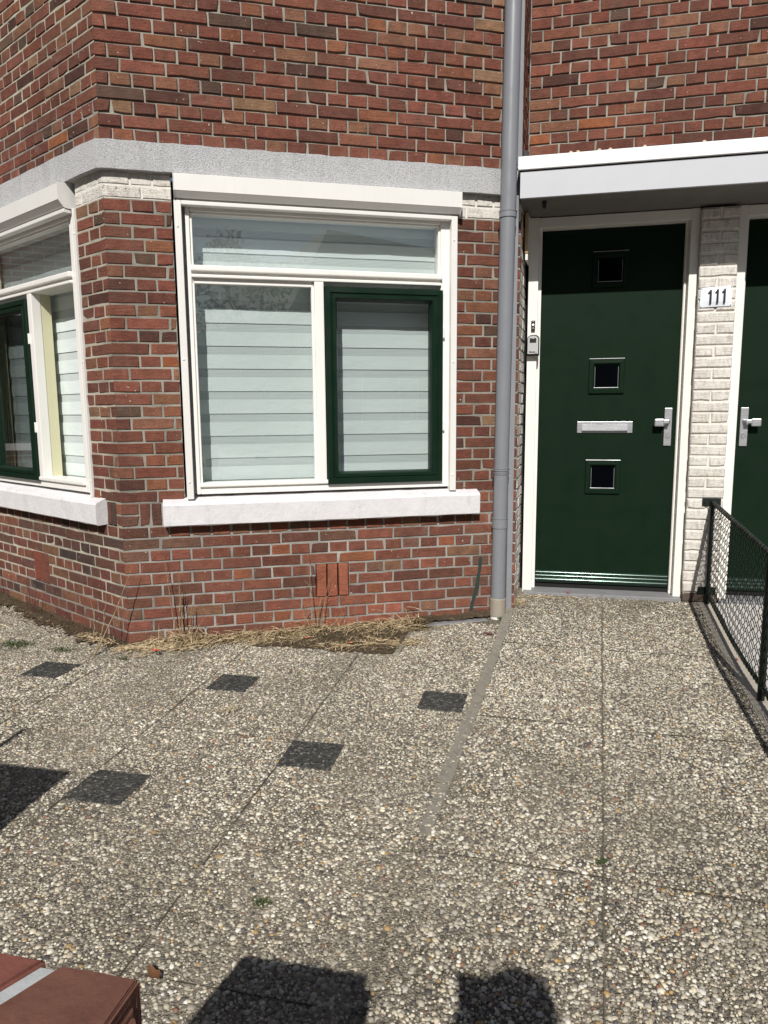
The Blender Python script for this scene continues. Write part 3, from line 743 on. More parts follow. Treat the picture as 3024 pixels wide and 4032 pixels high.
# --- things hung on the house
# number plate
FS = lambda a, z, o=0.0: F3(a+(z-1.76)*-.0, z+(a-1.16)*.03, o+PO)
np_ = empty('house_number_sign', FS(1.16, 1.71, .008))
mb = MB(); nn = 10
for i in range(nn):
    for j in range(4):
        a0, a1 = 1.077+.167*i/nn, 1.077+.167*(i+1)/nn; z0, z1 = 1.703+.108*j/4, 1.703+.108*(j+1)/4
        cv = lambda a, z: .006+.010*(1-((a-1.1605)/.0835)**2)*(1-((z-1.757)/.054)**2)
        mb.face([mb.vert(FS(a, z, cv(a, z))) for a, z in ((a0, z0), (a1, z0), (a1, z1), (a0, z1))])
mb.box(FS, 1.0772, 1.2438, 1.7032, 1.8108, .001, .0055)
o = mb.build('plate', ENAMEL, smooth=True); adopt(o, np_)
for i in range(3):
    mb = MB(); cx = 1.129+i*.0365; z0, z1 = 1.719, 1.797; g = .0175
    pts = [(cx-.0045, z0), (cx+.0065, z0), (cx+.0065, z1), (cx-.0015, z1), (cx-.006, z1-.008), (cx-.0125, z1-.014), (cx-.0125, z1-.021), (cx-.0045, z1-.021)]
    mb.poly(FS, pts, .010, .0172); o = mb.build('digit_one', BLACK); adopt(o, np_)
for a in (1.083, 1.238):
    for z in (1.708, 1.806): mb = MB(); mb.tube([FS(a, z, .005), FS(a, z, .010)], .0026, 8); adopt(mb.build('screw', ZINC), np_)
tag(np_, 'white enamel house number plate reading 111 on the painted pier', 'number plate')
# key safe
FK = lambda a, z, o=0.0: F3(a, z, o+.08)
ks = empty('key_safe', FK(.155, 1.458, 0))
def rr(cx, z0, z1, hw, r, top=True, n=7):
    pts = [(cx-hw+.003, z0), (cx+hw-.003, z0), (cx+hw, z0+.003)]
    for i in range(n+1): t = math.pi/2*i/n; pts.append((cx+hw-r+r*math.cos(t), z1-r*.8+r*.8*math.sin(t)))
    for i in range(n+1): t = math.pi/2+math.pi/2*i/n; pts.append((cx-hw+r+r*math.cos(t), z1-r*.8+r*.8*math.sin(t)))
    pts.append((cx-hw, z0+.003)); return pts
mb = MB(); mb.poly(FK, rr(.155, 1.456, 1.578, .036, .030), 0, .036); adopt(mb.build('case', BLACK), ks)
mb = MB(); mb.poly(FK, rr(.153, 1.466, 1.572, .031, .026), .034, .046); f = adopt(mb.build('front_cover', mk_paint('silver_grey_plastic', (.42, .43, .42), .4, .1)), ks)
mb = MB(); mb.poly(FK, [(.134, 1.532), (.172, 1.532), (.172, 1.556), (.163, 1.560), (.160, 1.555), (.146, 1.555), (.143, 1.560), (.134, 1.556)], .045, .048); adopt(mb.build('shutter_grip', BLACK), ks)
tc = bpy.data.curves.new('lettering', 'FONT'); tc.body = 'Master'; tc.size = .0135; tc.extrude = .0003; tc.shear = .3; tc.offset = .0003
tc.materials.append(BLACK); to = bpy.data.objects.new('lettering', bpy.data.meshes.new_from_object(bpy.data.objects.new('tmp', tc))); COL.objects.link(to); to.matrix_world = Matrix.Translation(FK(.129, 1.473, .0465)) @ Matrix.Rotation(math.pi/2, 4, 'X')
bpy.context.view_layer.update(); to.parent = ks; to.matrix_parent_inverse = Matrix.Translation(ks.location).inverted()
tc = bpy.data.curves.new('lettering', 'FONT'); tc.body = 'Lock'; tc.size = .007; tc.extrude = .0003; tc.offset = .0002
tc.materials.append(BLACK); t2 = bpy.data.objects.new('lettering', bpy.data.meshes.new_from_object(bpy.data.objects.new('tmp', tc))); COL.objects.link(t2); t2.matrix_world = Matrix.Translation(FK(.162, 1.4685, .0465)) @ Matrix.Rotation(math.pi/2, 4, 'X')
t2.parent = ks; t2.matrix_parent_inverse = Matrix.Translation(ks.location).inverted()
tag(ks, 'grey and black key safe with rounded top on the left door post', 'key safe')
# doorbell
db = empty('doorbell', FK(.151, 1.603, 0)); mb = MB(); mb.box(FK, .140, .163, 1.603, 1.665, 0, .012, 0, .002); adopt(mb.build('housing', BLACK), db)
mb = MB(); mb.tube([FK(.1515, 1.640, .012), FK(.1515, 1.640, .015)], .0072, 16); adopt(mb.build('button', TRIM), db)
for z_, r_m in ((1.660, .0022), (1.621, .0028)): mb = MB(); mb.tube([FK(.1515, z_, .012), FK(.1515, z_, .0135)], r_m, 8); adopt(mb.build('white_dot', TRIM), db)
tag(db, 'narrow black doorbell with a white round button above the key safe', 'doorbell')
# dark peg under the canopy
mb = MB(); c = Vector((.201, -.40, 2.262)); mb.tube([c, c+Vector((0, 0, -.026)), c+Vector((0, 0, -.034)), c+Vector((0, 0, -.040))], [.011, .011, .009, .003], 14); mb.tube([c, c+Vector((0, 0, -.004))], .015, 14)
o = mb.build('soffit_peg', BLACK, smooth=True); tag(o, 'short dark round-ended peg hanging under the canopy', 'peg')
# white board leaning on the painted return, wooden edge
bd = empty('wall_board', F4(.20, 1.97, .01)); mb = MB(); mb.box(F4, .115, .31, 1.99, 2.25, .016, .030, 0, .001); adopt(mb.build('board', WHITE2), bd)
mb = MB(); mb.box(F4, .108, .1148, 2.03, 2.25, .014, .032); adopt(mb.build('edge_lath', WOOD), bd)
mb = MB(); mb.box(F4, .16, .28, 2.02, 2.22, .004, .0158); adopt(mb.build('backing_block', WOOD), bd)
tag(bd, 'white board with a bare wooden edge fixed under the canopy on the painted side wall', 'board')

# ------------------------------------------------------------------ ground
def sst(a, b, x): t = np.clip((x-a)/(b-a), 0, 1); return t*t*(3-2*t)
def gz(x, y):
    """height of the paving: level yard, path ramping up to the threshold"""
    x = np.asarray(x, float); y = np.asarray(y, float)
    ramp_ = .083*np.clip((y+1.05)/1.05, 0, 1.05)**1.15
    edge = -.005-.075*np.clip((-.35-y), -1, 4)
    side = sst(-.03, .03, x-edge_x(y))
    return -.090 + ramp_*(.45+.55*side) + .0025*np.sin(x*3.1+1)*np.cos(y*2.7)
def edge_x(y): return .055+.066*(np.asarray(y, float)+.40)
def joint_x(y): return .617+.080*np.asarray(y, float)
def fence_x(y): return 1.205+.047*(np.asarray(y, float)+.10)
def sheet(name, x0, x1, y0, y1, step, mats, zoff=0.0, mask=None, kind='structure', zf=None):
    xs = np.arange(x0, x1+step/2, step); ys = np.arange(y0, y1+step/2, step)
    X, Y = np.meshgrid(xs, ys); Z = (zf(X, Y) if zf is not None else gz(X, Y))+zoff
    V = np.stack([X.ravel(), Y.ravel(), Z.ravel()], 1); nx = len(xs); ny = len(ys)
    i = (np.arange(ny-1)[:, None]*nx+np.arange(nx-1)[None, :]).ravel(); Fc = np.stack([i, i+1, i+1+nx, i+nx], 1)
    if mask is not None:
        c = V[Fc].mean(1); Fc = Fc[mask(c[:, 0], c[:, 1])]
    return V, Fc
# pebble field
DARKSQ = [(-2.165, -1.965, -1.815, -1.628), (-1.228, -1.040, -1.80, -1.615), (-.268, -.078, -1.825, -1.632), (-.672, -.475, -2.385, -2.192), (-1.262, -1.062, -2.728, -2.535)]
def in_dark(x, y): 
    r = np.zeros(x.shape, bool)
    for a0, a1, b0, b1 in DARKSQ: r |= (x > a0) & (x < a1) & (y > b0) & (y < b1)
    return r
def wall_dist(x, y):
    d2 = (x-CC[0])*N2.x+(y-CC[1])*N2.y; d1 = (x-CC[0])*N1.x+(y-CC[1])*N1.y
    return np.maximum(d1, d2)          # >0 in front of both faces
def soil_edge(x, y):
    """true where soil and litter cover the paving along the wall"""
    w = wall_dist(x, y); jag = .012*np.sin(x*31+2*np.sin(y*17))+.009*np.sin(x*67+1+y*40)+.015*np.sin(x*11)+.007*np.sin(x*151)
    A = (y > -1.205+jag*.6) & (x > -1.25) & (x < -.475)
    B = (w < .085+jag*.8) & (x < -.40)
    Cc_ = (w < .13+jag*1.5) & (x < -2.1)
    D = (x > -.475) & (w < .10+jag*.3) & (x < .0)
    return A | B | Cc_ | D
def proj(x, y, z):
    d = np.stack([x-CAM.x, y-CAM.y, z-CAM.z], -1); f = d@np.array(Fv); return 1512+2795*(d@np.array(Rv))/f, 2016-2795*(d@np.array(Uv))/f, f
def pebbles(x0, x1, y0, y1, sp, keep, dens, size):
    nx = int((x1-x0)/sp); ny = int((y1-y0)/sp)
    X, Y = np.meshgrid(x0+(np.arange(nx)+.5)*sp, y0+(np.arange(ny)+.5)*sp)
    X = X.ravel()+RNG.uniform(-.55, .55, X.size)*sp; Y = Y.ravel()+RNG.uniform(-.55, .55, Y.size)*sp
    m = keep(X, Y) & (RNG.random(X.size) < dens(X, Y)); X = X[m]; Y = Y[m]
    px, py, f = proj(X, Y, gz(X, Y)); m = (f > .3) & (px > -420) & (px < 3450) & (py < 4500); X = X[m]; Y = Y[m]
    n = X.size; K = 6
    r = size*np.exp(RNG.normal(-.03, .34, n)).clip(.45, 2.2); el = RNG.uniform(.6, 1.0, n); th = RNG.uniform(0, 2*np.pi, n); h = r*RNG.uniform(.28, .62, n)
    ang = np.arange(K)*2*np.pi/K
    def ring(k, hh):
        rr_ = k*(1+RNG.uniform(-.14, .14, (n, K))); a = np.cos(ang)[None]*rr_*r[:, None]; b = np.sin(ang)[None]*rr_*(r*el)[:, None]
        return np.stack([a*np.cos(th)[:, None]-b*np.sin(th)[:, None]+X[:, None], a*np.sin(th)[:, None]+b*np.cos(th)[:, None]+Y[:, None], np.broadcast_to(hh[:, None], (n, K))], 2)
    z0 = gz(X, Y)
    V = np.concatenate([ring(1.0, z0-.001), ring(.80, z0+h*.62), np.stack([X+RNG.uniform(-.1, .1, n)*r, Y, z0+h], 1)[:, None]], 1)   # n,2K+1,3
    base = (np.arange(n)*(2*K+1))[:, None]
    k = np.arange(K); k2 = (k+1) % K
    quads = np.stack([base+k, base+k2, base+K+k2, base+K+k], 2).reshape(-1, 4)
    tris = np.stack([base+K+k, base+K+k2, np.broadcast_to(base+2*K, (n, K))], 2).reshape(-1, 3)
    cols = np.array([c for c, _ in PEB]); pw = np.array([w_ for _, w_ in PEB]); ci = RNG.choice(len(PEB), n, p=pw/pw.sum())
    tone = .90+.16*np.modf(np.abs(np.sin(np.floor((X+.07)/.6)*12.9+np.floor((Y+.93)/.93)*78.2)*43.7))[0]
    C_ = cols[ci]*RNG.uniform(.8, 1.2, (n, 1))*tone[:, None]; C_ = np.repeat(C_, 2*K+1, 0)
    return V.reshape(-1, 3), quads, tris, C_
def make_ground_mesh(name, base, peb, mats, kind='structure'):
    V0, Q0 = base; V = [V0]; Q = [Q0]; T = []; Cs = [np.full((len(V0), 3), .1)]; off = len(V0); mi = [np.zeros(len(Q0), int)]
    for (v, q, t, c) in peb:
        V.append(v); Q.append(q+off); T.append(t+off); Cs.append(c); off += len(v); mi.append(np.ones(len(q), int))
    V = np.concatenate(V); Q = np.concatenate(Q); T = np.concatenate(T) if T else np.zeros((0, 3), int); Cs = np.concatenate(Cs)
    me = bpy.data.meshes.new(name); me.vertices.add(len(V)); me.vertices.foreach_set('co', V.astype(np.float32).ravel())
    nl = Q.size+T.size; me.loops.add(nl); me.loops.foreach_set('vertex_index', np.concatenate([Q.ravel(), T.ravel()]).astype(np.int32))
    npo = len(Q)+len(T); me.polygons.add(npo)
    ls = np.concatenate([np.arange(len(Q))*4, Q.size+np.arange(len(T))*3]).astype(np.int32); me.polygons.foreach_set('loop_start', ls)
    mm = np.concatenate([np.concatenate(mi), np.ones(len(T), int)]).astype(np.int32); me.polygons.foreach_set('material_index', mm)
    me.polygons.foreach_set('use_smooth', np.ones(npo, bool))
    for x in mats: me.materials.append(x)
    me.update(calc_edges=True); me.validate()
    a = me.attributes.new('col', 'FLOAT_COLOR', 'POINT'); a.data.foreach_set('color', np.concatenate([Cs, np.ones((len(Cs), 1))], 1).astype(np.float32).ravel())
    o = bpy.data.objects.new(name, me); COL.objects.link(o); o['kind'] = kind; return o
hash_n = lambda x, y: .5+.5*np.sin(x*2.1+1.3*np.sin(y*1.7))*np.sin(y*2.9+1.1*np.sin(x*2.3+2))
def joints_path(x, y):
    j = np.abs(x-joint_x(y)+.003*np.sin(y*23)) < .0055
    for yy in (-.93, -1.86, -2.79, -3.45): j |= np.abs(y-yy+.05*(x-.5)+.003*np.sin(x*31)) < .005
    return j
def joints_yard(x, y):
    j = np.zeros(x.shape, bool)
    for xx in (-.668, -1.265, -1.86, -2.46): j |= (np.abs(x-xx+.003*np.sin(y*19)) < .005)
    for yy in (-1.62, -2.19, -2.73, -3.33): j |= (np.abs(y-yy+.003*np.sin(x*17)) < .0035) & (np.sin(x*5+yy*3) > -.2)
    return j
pk = lambda x, y: (x > edge_x(y)+.021*(y > -1.72)) & (x < fence_x(y)-.045) & ~joints_path(x, y) & (y < -.13) 
yk = lambda x, y: (x < edge_x(y)-.026*(y > -1.72)) & (wall_dist(x, y) > .01) & ~soil_edge(x, y) & ~in_dark(x, y) & ~joints_yard(x, y) & (y < -.62)
sandy = lambda x, y: 1-.62*np.exp(-((x-edge_x(y)-.0-.02*np.sin(y*5))/.045)**2)*(y < -2.25)
dp_ = lambda x, y: (.76+.24*hash_n(x*1.6, y*1.3)-.30*sst(-.75, -.2, y))*sandy(x, y)
dy_ = lambda x, y: (.70+.30*hash_n(x*1.9+2, y*1.5))*sandy(x, y)*(1-.55*np.exp(-((x+.40)/.07)**2-((y+2.35)/.12)**2))
base = sheet('path', -.30, 1.26, -4.9, .0, .02, None, zoff=-.003, mask=lambda x, y: (x > edge_x(y)-.045) & (x < fence_x(y)+.0))
make_ground_mesh('path', base, [pebbles(-.3, 1.25, -4.6, -.1, .0086, pk, dp_, .0046)], [MATRIX, PEBBLE])
base = sheet('paving', -4.2, .12, -4.9, .0, .025, None, mask=lambda x, y: (x < edge_x(y)+.0) & (wall_dist(x, y) > -.03))
make_ground_mesh('paving', base, [pebbles(-3.6, .1, -4.6, -.4, .0086, yk, dy_, .0046)], [MATRIX, PEBBLE])
def ribbons(name, lines, wd, mtl):
    mb = MB()
    for f_, t0, t1, vert_ in lines:
        n = max(2, int(abs(t1-t0)/.03)); prev = None
        for i in range(n+1):
            t = t0+(t1-t0)*i/n; c_ = f_(t)+random.uniform(-.0012, .0012); w_ = wd*random.uniform(.35, 1.0)
            p = [(c_-w_, t), (c_+w_, t)] if vert_ else [(t, c_-w_), (t, c_+w_)]
            cur = [mb.vert((a, b_, float(gz(a, b_))+.0012)) for a, b_ in p]
            if prev and math.sin(t*9.1)+math.sin(t*23.7+c_*7) > -.75: mb.face([prev[0], prev[1], cur[1], cur[0]])
            prev = cur
    o = mb.build(name, mtl); o['kind'] = 'structure'
JM = mk_paint('joint_dirt', (.062, .053, .040), 1.0, .6, .8, 30, .1)
ribbons('paving_joint', [(lambda y, v=v: v, -1.23 if v > -1.5 else -1.55, -4.4, True) for v in (-.668, -1.265, -1.86, -2.46)], .0024, JM)
ribbons('paving_joint', [(lambda x, v=v: v, -3.0, float(edge_x(v))-.03, False) for v in (-2.19, -3.33)], .0022, JM)
ribbons('path_joint', [(lambda y: float(joint_x(y)), -.14, -4.4, True)], .0030, mk_paint('sandy_joint', (.13, .115, .09), 1.0, .6, .8, 30, .1))
ribbons('path_joint', [(lambda x, v=v: v-.05*(x-.5), float(edge_x(v))+.03, 1.05, False) for v in (-.93, -1.86, -2.79)], .0020, JM)
# soil along the wall
V, Fc = sheet('soil', -3.6, .06, -2.0, .1, .007, None, zf=lambda x, y: gz(x, y)+.003+np.where(x > -1.25, np.clip((y+1.205)/.09, 0, 1), .5)*(.006+.010*np.clip(np.sin(x*41+np.sin(y*37)*2)*np.sin(y*47+x*5), 0, 1)+.007*np.sin(x*13)*np.sin(y*17)), mask=lambda x, y: soil_edge(x, y) & (wall_dist(x, y) > -.03))
me = bpy.data.meshes.new('soil'); me.from_pydata(V.tolist(), [], Fc.tolist()); bm = bmesh.new(); bm.from_mesh(me); bmesh.ops.delete(bm, geom=[v for v in bm.verts if not v.link_faces], context='VERTS'); bm.to_mesh(me); bm.free()
me.materials.append(SOIL); o = bpy.data.objects.new('soil', me); COL.objects.link(o); o['kind'] = 'structure'
# dark square tiles
DL = ['dark square tile nearest the wall corner, leftmost of the five', 'dark square tile in front of the dry stalks by the air vent', 'dark square tile touching the concrete edging of the path',
      'dark square tile in the middle of the yard, nearer the path', 'dark square tile nearest the low wall, in front of the left shadow']
for (a0, a1, b0, b1), lab in zip(DARKSQ, DL):
    mb = MB(); zt = float(gz((a0+a1)/2, (b0+b1)/2))
    fr = lambda a, z, o: Vector((a, z, o)); tl = (random.uniform(-.012, .012), random.uniform(-.012, .012), random.uniform(-.02, .02)); cx_, cy_ = (a0+a1)/2, (b0+b1)/2; mb.box(lambda a, z, o: Vector((a-(z-cy_)*tl[2], z+(a-cx_)*tl[2], o+(a-cx_)*tl[0]+(z-cy_)*tl[1])), a0, a1, b0, b1, zt-.03, zt+.0035, 0, .0035)
    n = RNG.integers(0, 1)
    o = mb.build('paving_tile', DTILE); tag(o, lab, 'paving tile', 'dark square tiles in the paving')
# edging between yard and path
ys_ = [-.40]; 
for d_ in (.34, .31, .30, .35, .33, .36, .30, .27): ys_.append(ys_[-1]-d_)
mb = MB()
for i in range(7):
    y0, y1 = ys_[i]-.005, ys_[i+1]+.005; lift = (.006, .006, .005, .004, .0030, .0018, .0008, .0002)[i]
    pts = []
    for y in (y0, y1):
        for dx in (-.024, .020):
            pts.append((float(edge_x(y))+dx+random.uniform(-.005, .005), y+random.uniform(-.004, .004), float(gz(edge_x(y)+.02, y))+lift+random.uniform(-.001, .001)))
    t = [mb.vert(p) for p in pts]; b_ = [mb.vert((p[0], p[1], p[2]-.06)) for p in pts]
    mb.face([t[0], t[1], t[3], t[2]]); 
    for a_, c_ in ((0, 1), (1, 3), (3, 2), (2, 0)): mb.face([t[a_], t[c_], b_[c_], b_[a_]])
o = mb.build('edging_kerb', KERB); o['kind'] = 'structure'
mb = MB(); z = float(gz(-.46, -1)); bxw = lambda a, z_, o_: Vector((a, z_, o_))
mb.box(bxw, -.492, -.462, -1.20, -.70, -.15, -.078, 0, .005); o = mb.build('edging_kerb', KERB); o['kind'] = 'structure'
mb = MB(); fs = lambda a, z_, o_: F2(a, o_, z_)      # along the wall, flat
mb.box(fs, 1.58, 1.99, .055, .135, -.15, -.073, 0, .006); o = mb.build('wall_slab', STONE); o['kind'] = 'structure'
# strip under the fence and the neighbour's path
def strip(name, xa, xb, y0, y1, dz, mtl, n=24, th=.05):
    mb = MB(); T = []
    for i in range(n+1):
        y = y0+(y1-y0)*i/n; a = float(fence_x(y))+xa; b = float(fence_x(y))+xb; zz = float(gz(.8, y))+dz
        T.append([mb.vert((a, y, zz-th)), mb.vert((a+random.uniform(-.003, .003), y, zz)), mb.vert((b, y, zz)), mb.vert((b, y, zz-th))])
    for A, B in zip(T, T[1:]):
        for i in range(3): mb.face([A[i], A[i+1], B[i+1], B[i]])
    mb.face(T[0]); mb.face(T[-1][::-1]); o = mb.build(name, mtl); o['kind'] = 'structure'; return o
strip('fence_kerb', -.047, .045, -4.9, -.135, .003, KERB2)
for i in range(7):
    y1 = -.13-.6*i; strip('neighbour_path', .05, .60, y1-.594, y1, .0, SLABM, 3); strip('neighbour_path', .606, 1.4, y1-.594, y1, .0, SLABM, 3)
mb = MB(); mb.face([mb.vert(p) for p in ((-400, -400, -.20), (400, -400, -.20), (400, 400, -.20), (-400, 400, -.20))])
GRD = mk_paint('street_brick_paving', (.13, .11, .10), .95, .4, .5, 3); o = mb.build('ground', GRD); o['kind'] = 'structure'
mb = MB(); mb.box(bxw, -30, 60, -14, -6.0, -.3, -.17); ASP = mk_paint('asphalt', (.06, .06, .062), .95, .3, .8, 9); o = mb.build('road', ASP); o['kind'] = 'structure'
mb = MB(); mb.box(bxw, -30, 60, -5.9, -4.9, -.3, -.10, 0, .01); o = mb.build('pavement', SLABM); o['kind'] = 'structure'

# ------------------------------------------------------------------ wire fence
fx = lambda y, dx=0.0: float(fence_x(y))+dx
fzb = lambda y: float(gz(.8, y))
rail_z = lambda y: .592+(y+.13)*.0405
fence = empty('wire_fence', (fx(-.15), -.15, 0)); tag(fence, 'low dark green chain link fence on posts running out from the painted pier', 'fence')
Y = lambda t: -.135-t
mb = MB(); mb.tube([(fx(y, .0), y, rail_z(y)) for y in (-.134, -.16, -.5, -1.0, -1.457, -2.1, -3.0, -3.4)], .0108, 14); adopt(mb.build('top_rail', IRON, smooth=True), fence)
low = lambda y: fzb(y)+.062
mb = MB(); mb.tube([(fx(y), y, low(y)) for y in (-.14, -.3, -.6, -.9, -1.2, -1.457, -2.1, -3.0, -3.4)], .0092, 12); adopt(mb.build('bottom_rail', IRON, smooth=True), fence)
for y, r in ((-.160, .0125), (-1.457, .0150), (-2.9, .0150)):
    mb = MB(); mb.tube([(fx(y), y, fzb(y)-.03), (fx(y), y, rail_z(y)-.005)], r, 14); adopt(mb.build('post', IRON, smooth=True), fence)
mb = MB()
mb.box(FP, 1.150, 1.252, .566, .610, 0, .007, 0, .0015); wbk = adopt(mb.build('wall_bracket', IRON), fence)
for a in (1.164, 1.236): mb = MB(); mb.tube([FP(a, .590, .006), FP(a, .590, .013)], .008, 6); b_ = mb.build('bolt', IRON); b_.parent = wbk
mb = MB(); mb.box(FP, 1.150, 1.252, .035, .078, 0, .007, 0, .0015); adopt(mb.build('wall_bracket', IRON), fence)
# chain link: wires zigzag up and down, each hooked round its neighbour
mb = MB(); cell = .060; half = cell/2; y = -.175; w_i = 0
while y > -3.35:
    zt = rail_z(y)+.008; zb = low(y)-.006; nz = int((zt-zb)/.0245); hz = (zt-zb)/nz; pts = []
    for k in range(nz+1):
        side = 1 if (k+w_i) % 2 == 0 else -1
        yy = y+side*(half*.52); zz = zt-k*hz
        off = .0022*side*(1 if w_i % 2 else -1)
        pts.append(Vector((fx(yy, off), yy, zz+hz*.20))); pts.append(Vector((fx(yy, -off), yy, zz-hz*.20)))
    mb.tube(pts, .0019, 4, cap=False); w_i += 1; y -= half
o = adopt(mb.build('wire_mesh', WIRE, smooth=True, normals=False), fence); o['kind'] = 'stuff'
mb = MB(); n_ = 0; y = -.2
while y > -3.3:
    for zf, r in ((rail_z, .0122), (low, .0106)):
        c = Vector((fx(y), y, zf(y))); ring = [c+Vector((math.cos(t)*r, .010*math.sin(t/2), math.sin(t)*r)) for t in [2*math.pi*k/10 for k in range(11)]]
        mb.tube(ring, .0015, 4, cap=False)
    y -= half*1.55
o = adopt(mb.build('tie_wire', WIRE, normals=False), fence); o['kind'] = 'stuff'

# ------------------------------------------------------------------ low wall end with brick coping (bottom left corner) and its pier
gw = empty('garden_wall', (-.3, -4.3, -.09)); tag(gw, 'low brick garden wall with flat red coping bricks in the near left corner', 'wall')
zt = .75
COPE = mk_paint('coping_brick', (.185, .068, .050), .85, .75, 1.0, 30, .3)
COPE2 = mk_paint('coping_brick_brown', (.150, .066, .046), .85, .75, 1.0, 24, .3)
def cope(xl, xr, sl_, sr_, mtl, rounded=False):
    """block between far-edge abscissas xl, xr; sides slanted by sl_, sr_ (dx per metre towards the viewer)"""
    bm = bmesh.new(); bmesh.ops.create_cube(bm, size=1); yf = -4.189+random.uniform(-.002, .002); yn = -4.40
    for v in bm.verts:
        y = yf if v.co.y > 0 else yn; a = (xl+sl_*(yf-y)) if v.co.x < 0 else (xr+sr_*(yf-y)); v.co = Vector((a, y, zt-.033+v.co.z*.066))
    if rounded:
        e = [e for e in bm.edges if all(v.co.x > xr-.004+min(0, sr_)*.2 for v in e.verts) and (all(v.co.z > zt-1e-4 for v in e.verts) or all(v.co.y > yf-1e-4 for v in e.verts))]
        bmesh.ops.bevel(bm, geom=e, offset=.018, segments=7, affect='EDGES')
    bmesh.ops.bevel(bm, geom=[e for e in bm.edges if e.calc_length() > .04], offset=.0025, segments=2, affect='EDGES')
    bmesh.ops.subdivide_edges(bm, edges=bm.edges[:], cuts=2, use_grid_fill=True)
    mb = MB(); ix = {}; bm.verts.index_update()
    for v in bm.verts: ix[v.index] = mb.vert(v.co+Vector((random.uniform(-1, 1), random.uniform(-1, 1), random.uniform(-1, 1)))*.0004)
    for f in bm.faces: mb.face([ix[v.index] for v in f.verts])
    bm.free(); o = mb.build('coping_brick', mtl, smooth=True); adopt(o, gw); return o
cope(-.118, -.039, -.5, 0, COPE2, True); cope(-.232, -.131, -.5, -.5, COPE); cope(-.345, -.243, -.2, -.5, COPE2)
mb = MB(); mb.box(bxw, -.340, -.060, -4.395, -4.194, zt-.062, zt-.0035); adopt(mb.build('coping_joint', mk_paint('pale_mortar', (.40, .42, .42), .95, .4, .8, 60)), gw)
mb = MB(); FG = make_frame((-.32, -4.212, 0), (1, 0, 0), (0, 1, 0))
brick_wall(mb, FG, 0, .222, -2, 12, ZC, .1, 0, [], None, None, (.3, .28, .25))
FG2 = make_frame((-.098, -4.205, 0), (0, -1, 0), (1, 0, 0)); brick_wall(mb, FG2, 0, .18, -2, 12, ZC, .1, 0, [], None, None, (.3, .28, .25))
mb.c = (.3, .28, .25); mb.box(bxw, -.31, -.115, -4.38, -4.215, -.15, zt-.067, 1)
o = mb.build('brick_pier', [BRICK, MORTAR], attr=True, normals=False); adopt(o, gw)

# ------------------------------------------------------------------ plants and litter
def stalk(mb, base, tip, r=.0022, wob=.006, n=7, twigs=0, r2=.0008):
    base = Vector(base); tip = Vector(tip); pts = []
    bend = Vector((random.uniform(-1, 1), random.uniform(-1, 1), 0))*wob*2
    for i in range(n+1):
        t = i/n; pts.append(base.lerp(tip, t)+bend*math.sin(math.pi*t)+Vector((random.uniform(-1, 1), random.uniform(-1, 1), random.uniform(-.5, .5)))*wob*.25*(0 < i < n))
    mb.tube(pts, [r+(r2-r)*i/n for i in range(n+1)], 5)
    for p in pts[2:-1]:
        if random.random() < .6:
            mb.tube([p, p+Vector((random.uniform(-1, 1), -random.random(), random.uniform(.5, 1.2)))*.006], [r*.9, r*.3], 4)
    for _ in range(twigs):
        k = random.randint(2, n-2); p = pts[k]; d = Vector((random.uniform(-1, 1), random.uniform(-.6, .2), 1.3)).normalized()*random.uniform(.03, .07)
        mb.tube([p, p+d*.5+Vector((0, 0, -.002)), p+d], [r*.6, r*.4, r*.25], 4)
def W2P(a, z, o): return F2(a, z, o)
gz0 = -.088
def weed(base, stems, mtl, label):
    r_ = empty('dead_weed', base); tag(r_, label, 'dead plant', 'dead weeds along the wall')
    for b_, t_, rad, wob, tw in stems: mb = MB(); stalk(mb, b_, t_, rad, wob, twigs=tw); adopt(mb.build('stem', mtl), r_)
weed(W2P(.28, gz0, .05), [(W2P(a, gz0, oo), W2P(a+da, gz0+dz, oo+random.uniform(-.02, .02)), .0034, .006, 1) for a, dz, da, oo in ((.245, .47, -.045, .05), (.262, .30, .01, .055), (.285, .33, -.012, .07), (.30, .22, .035, .06), (.32, .20, .02, .05), (.27, .38, .0, .035), (.34, .12, .05, .06))], STALK, 'tall clump of dead stalks standing in dry grass right of the bay corner')
weed(W2P(1.0, gz0, .06), [(W2P(a, gz0, oo), W2P(a+da, gz0+dz, oo+random.uniform(-.02, .02)), .0030, .006, 1) for a, dz, da, oo in ((.985, .46, -.03, .06), (1.00, .20, .03, .05), (1.03, .30, .045, .055), (.975, .16, -.045, .07), (.97, .20, -.06, .06), (1.01, .13, .005, .05), (1.05, .10, .10, .06), (.93, .10, .07, .12))], STALK, 'thin pale dead stalks in front of the orange air vent bricks')
b = Vector((-1.985, -1.50, gz0))
weed(b, [(b, b+Vector((.155, .14, .44)), .0046, .010, 0), (b, b+Vector((.02, .10, .30)), .0038, .012, 2), (b+Vector((0, .0, .08)), b+Vector((-.075, .10, .27)), .0022, .008, 0)], STALK, 'forked leaning dead twigs growing from the paving left of the bay corner')
weed(F1(.24, gz0, .06), [(F1(.15+.03*i, gz0, .05+.01*i), F1(.15+.03*i+random.uniform(-.03, .03), gz0+random.uniform(.06, .13), .05), .0016, .005, 0) for i in range(7)], DSTALK, 'short dark dead stalks at the foot of the bay corner')
b = F1(1.47, gz0, .14)
weed(b, [(b, b+Vector((-.055, .02, .47)), .0048, .008, 0), (b, b+Vector((-.07, .05, .20)), .0022, .008, 1), (b, b+Vector((.02, .05, .14)), .0022, .008, 0)], STRAW, 'tall straw coloured stalk by the slanting wall near the left edge')
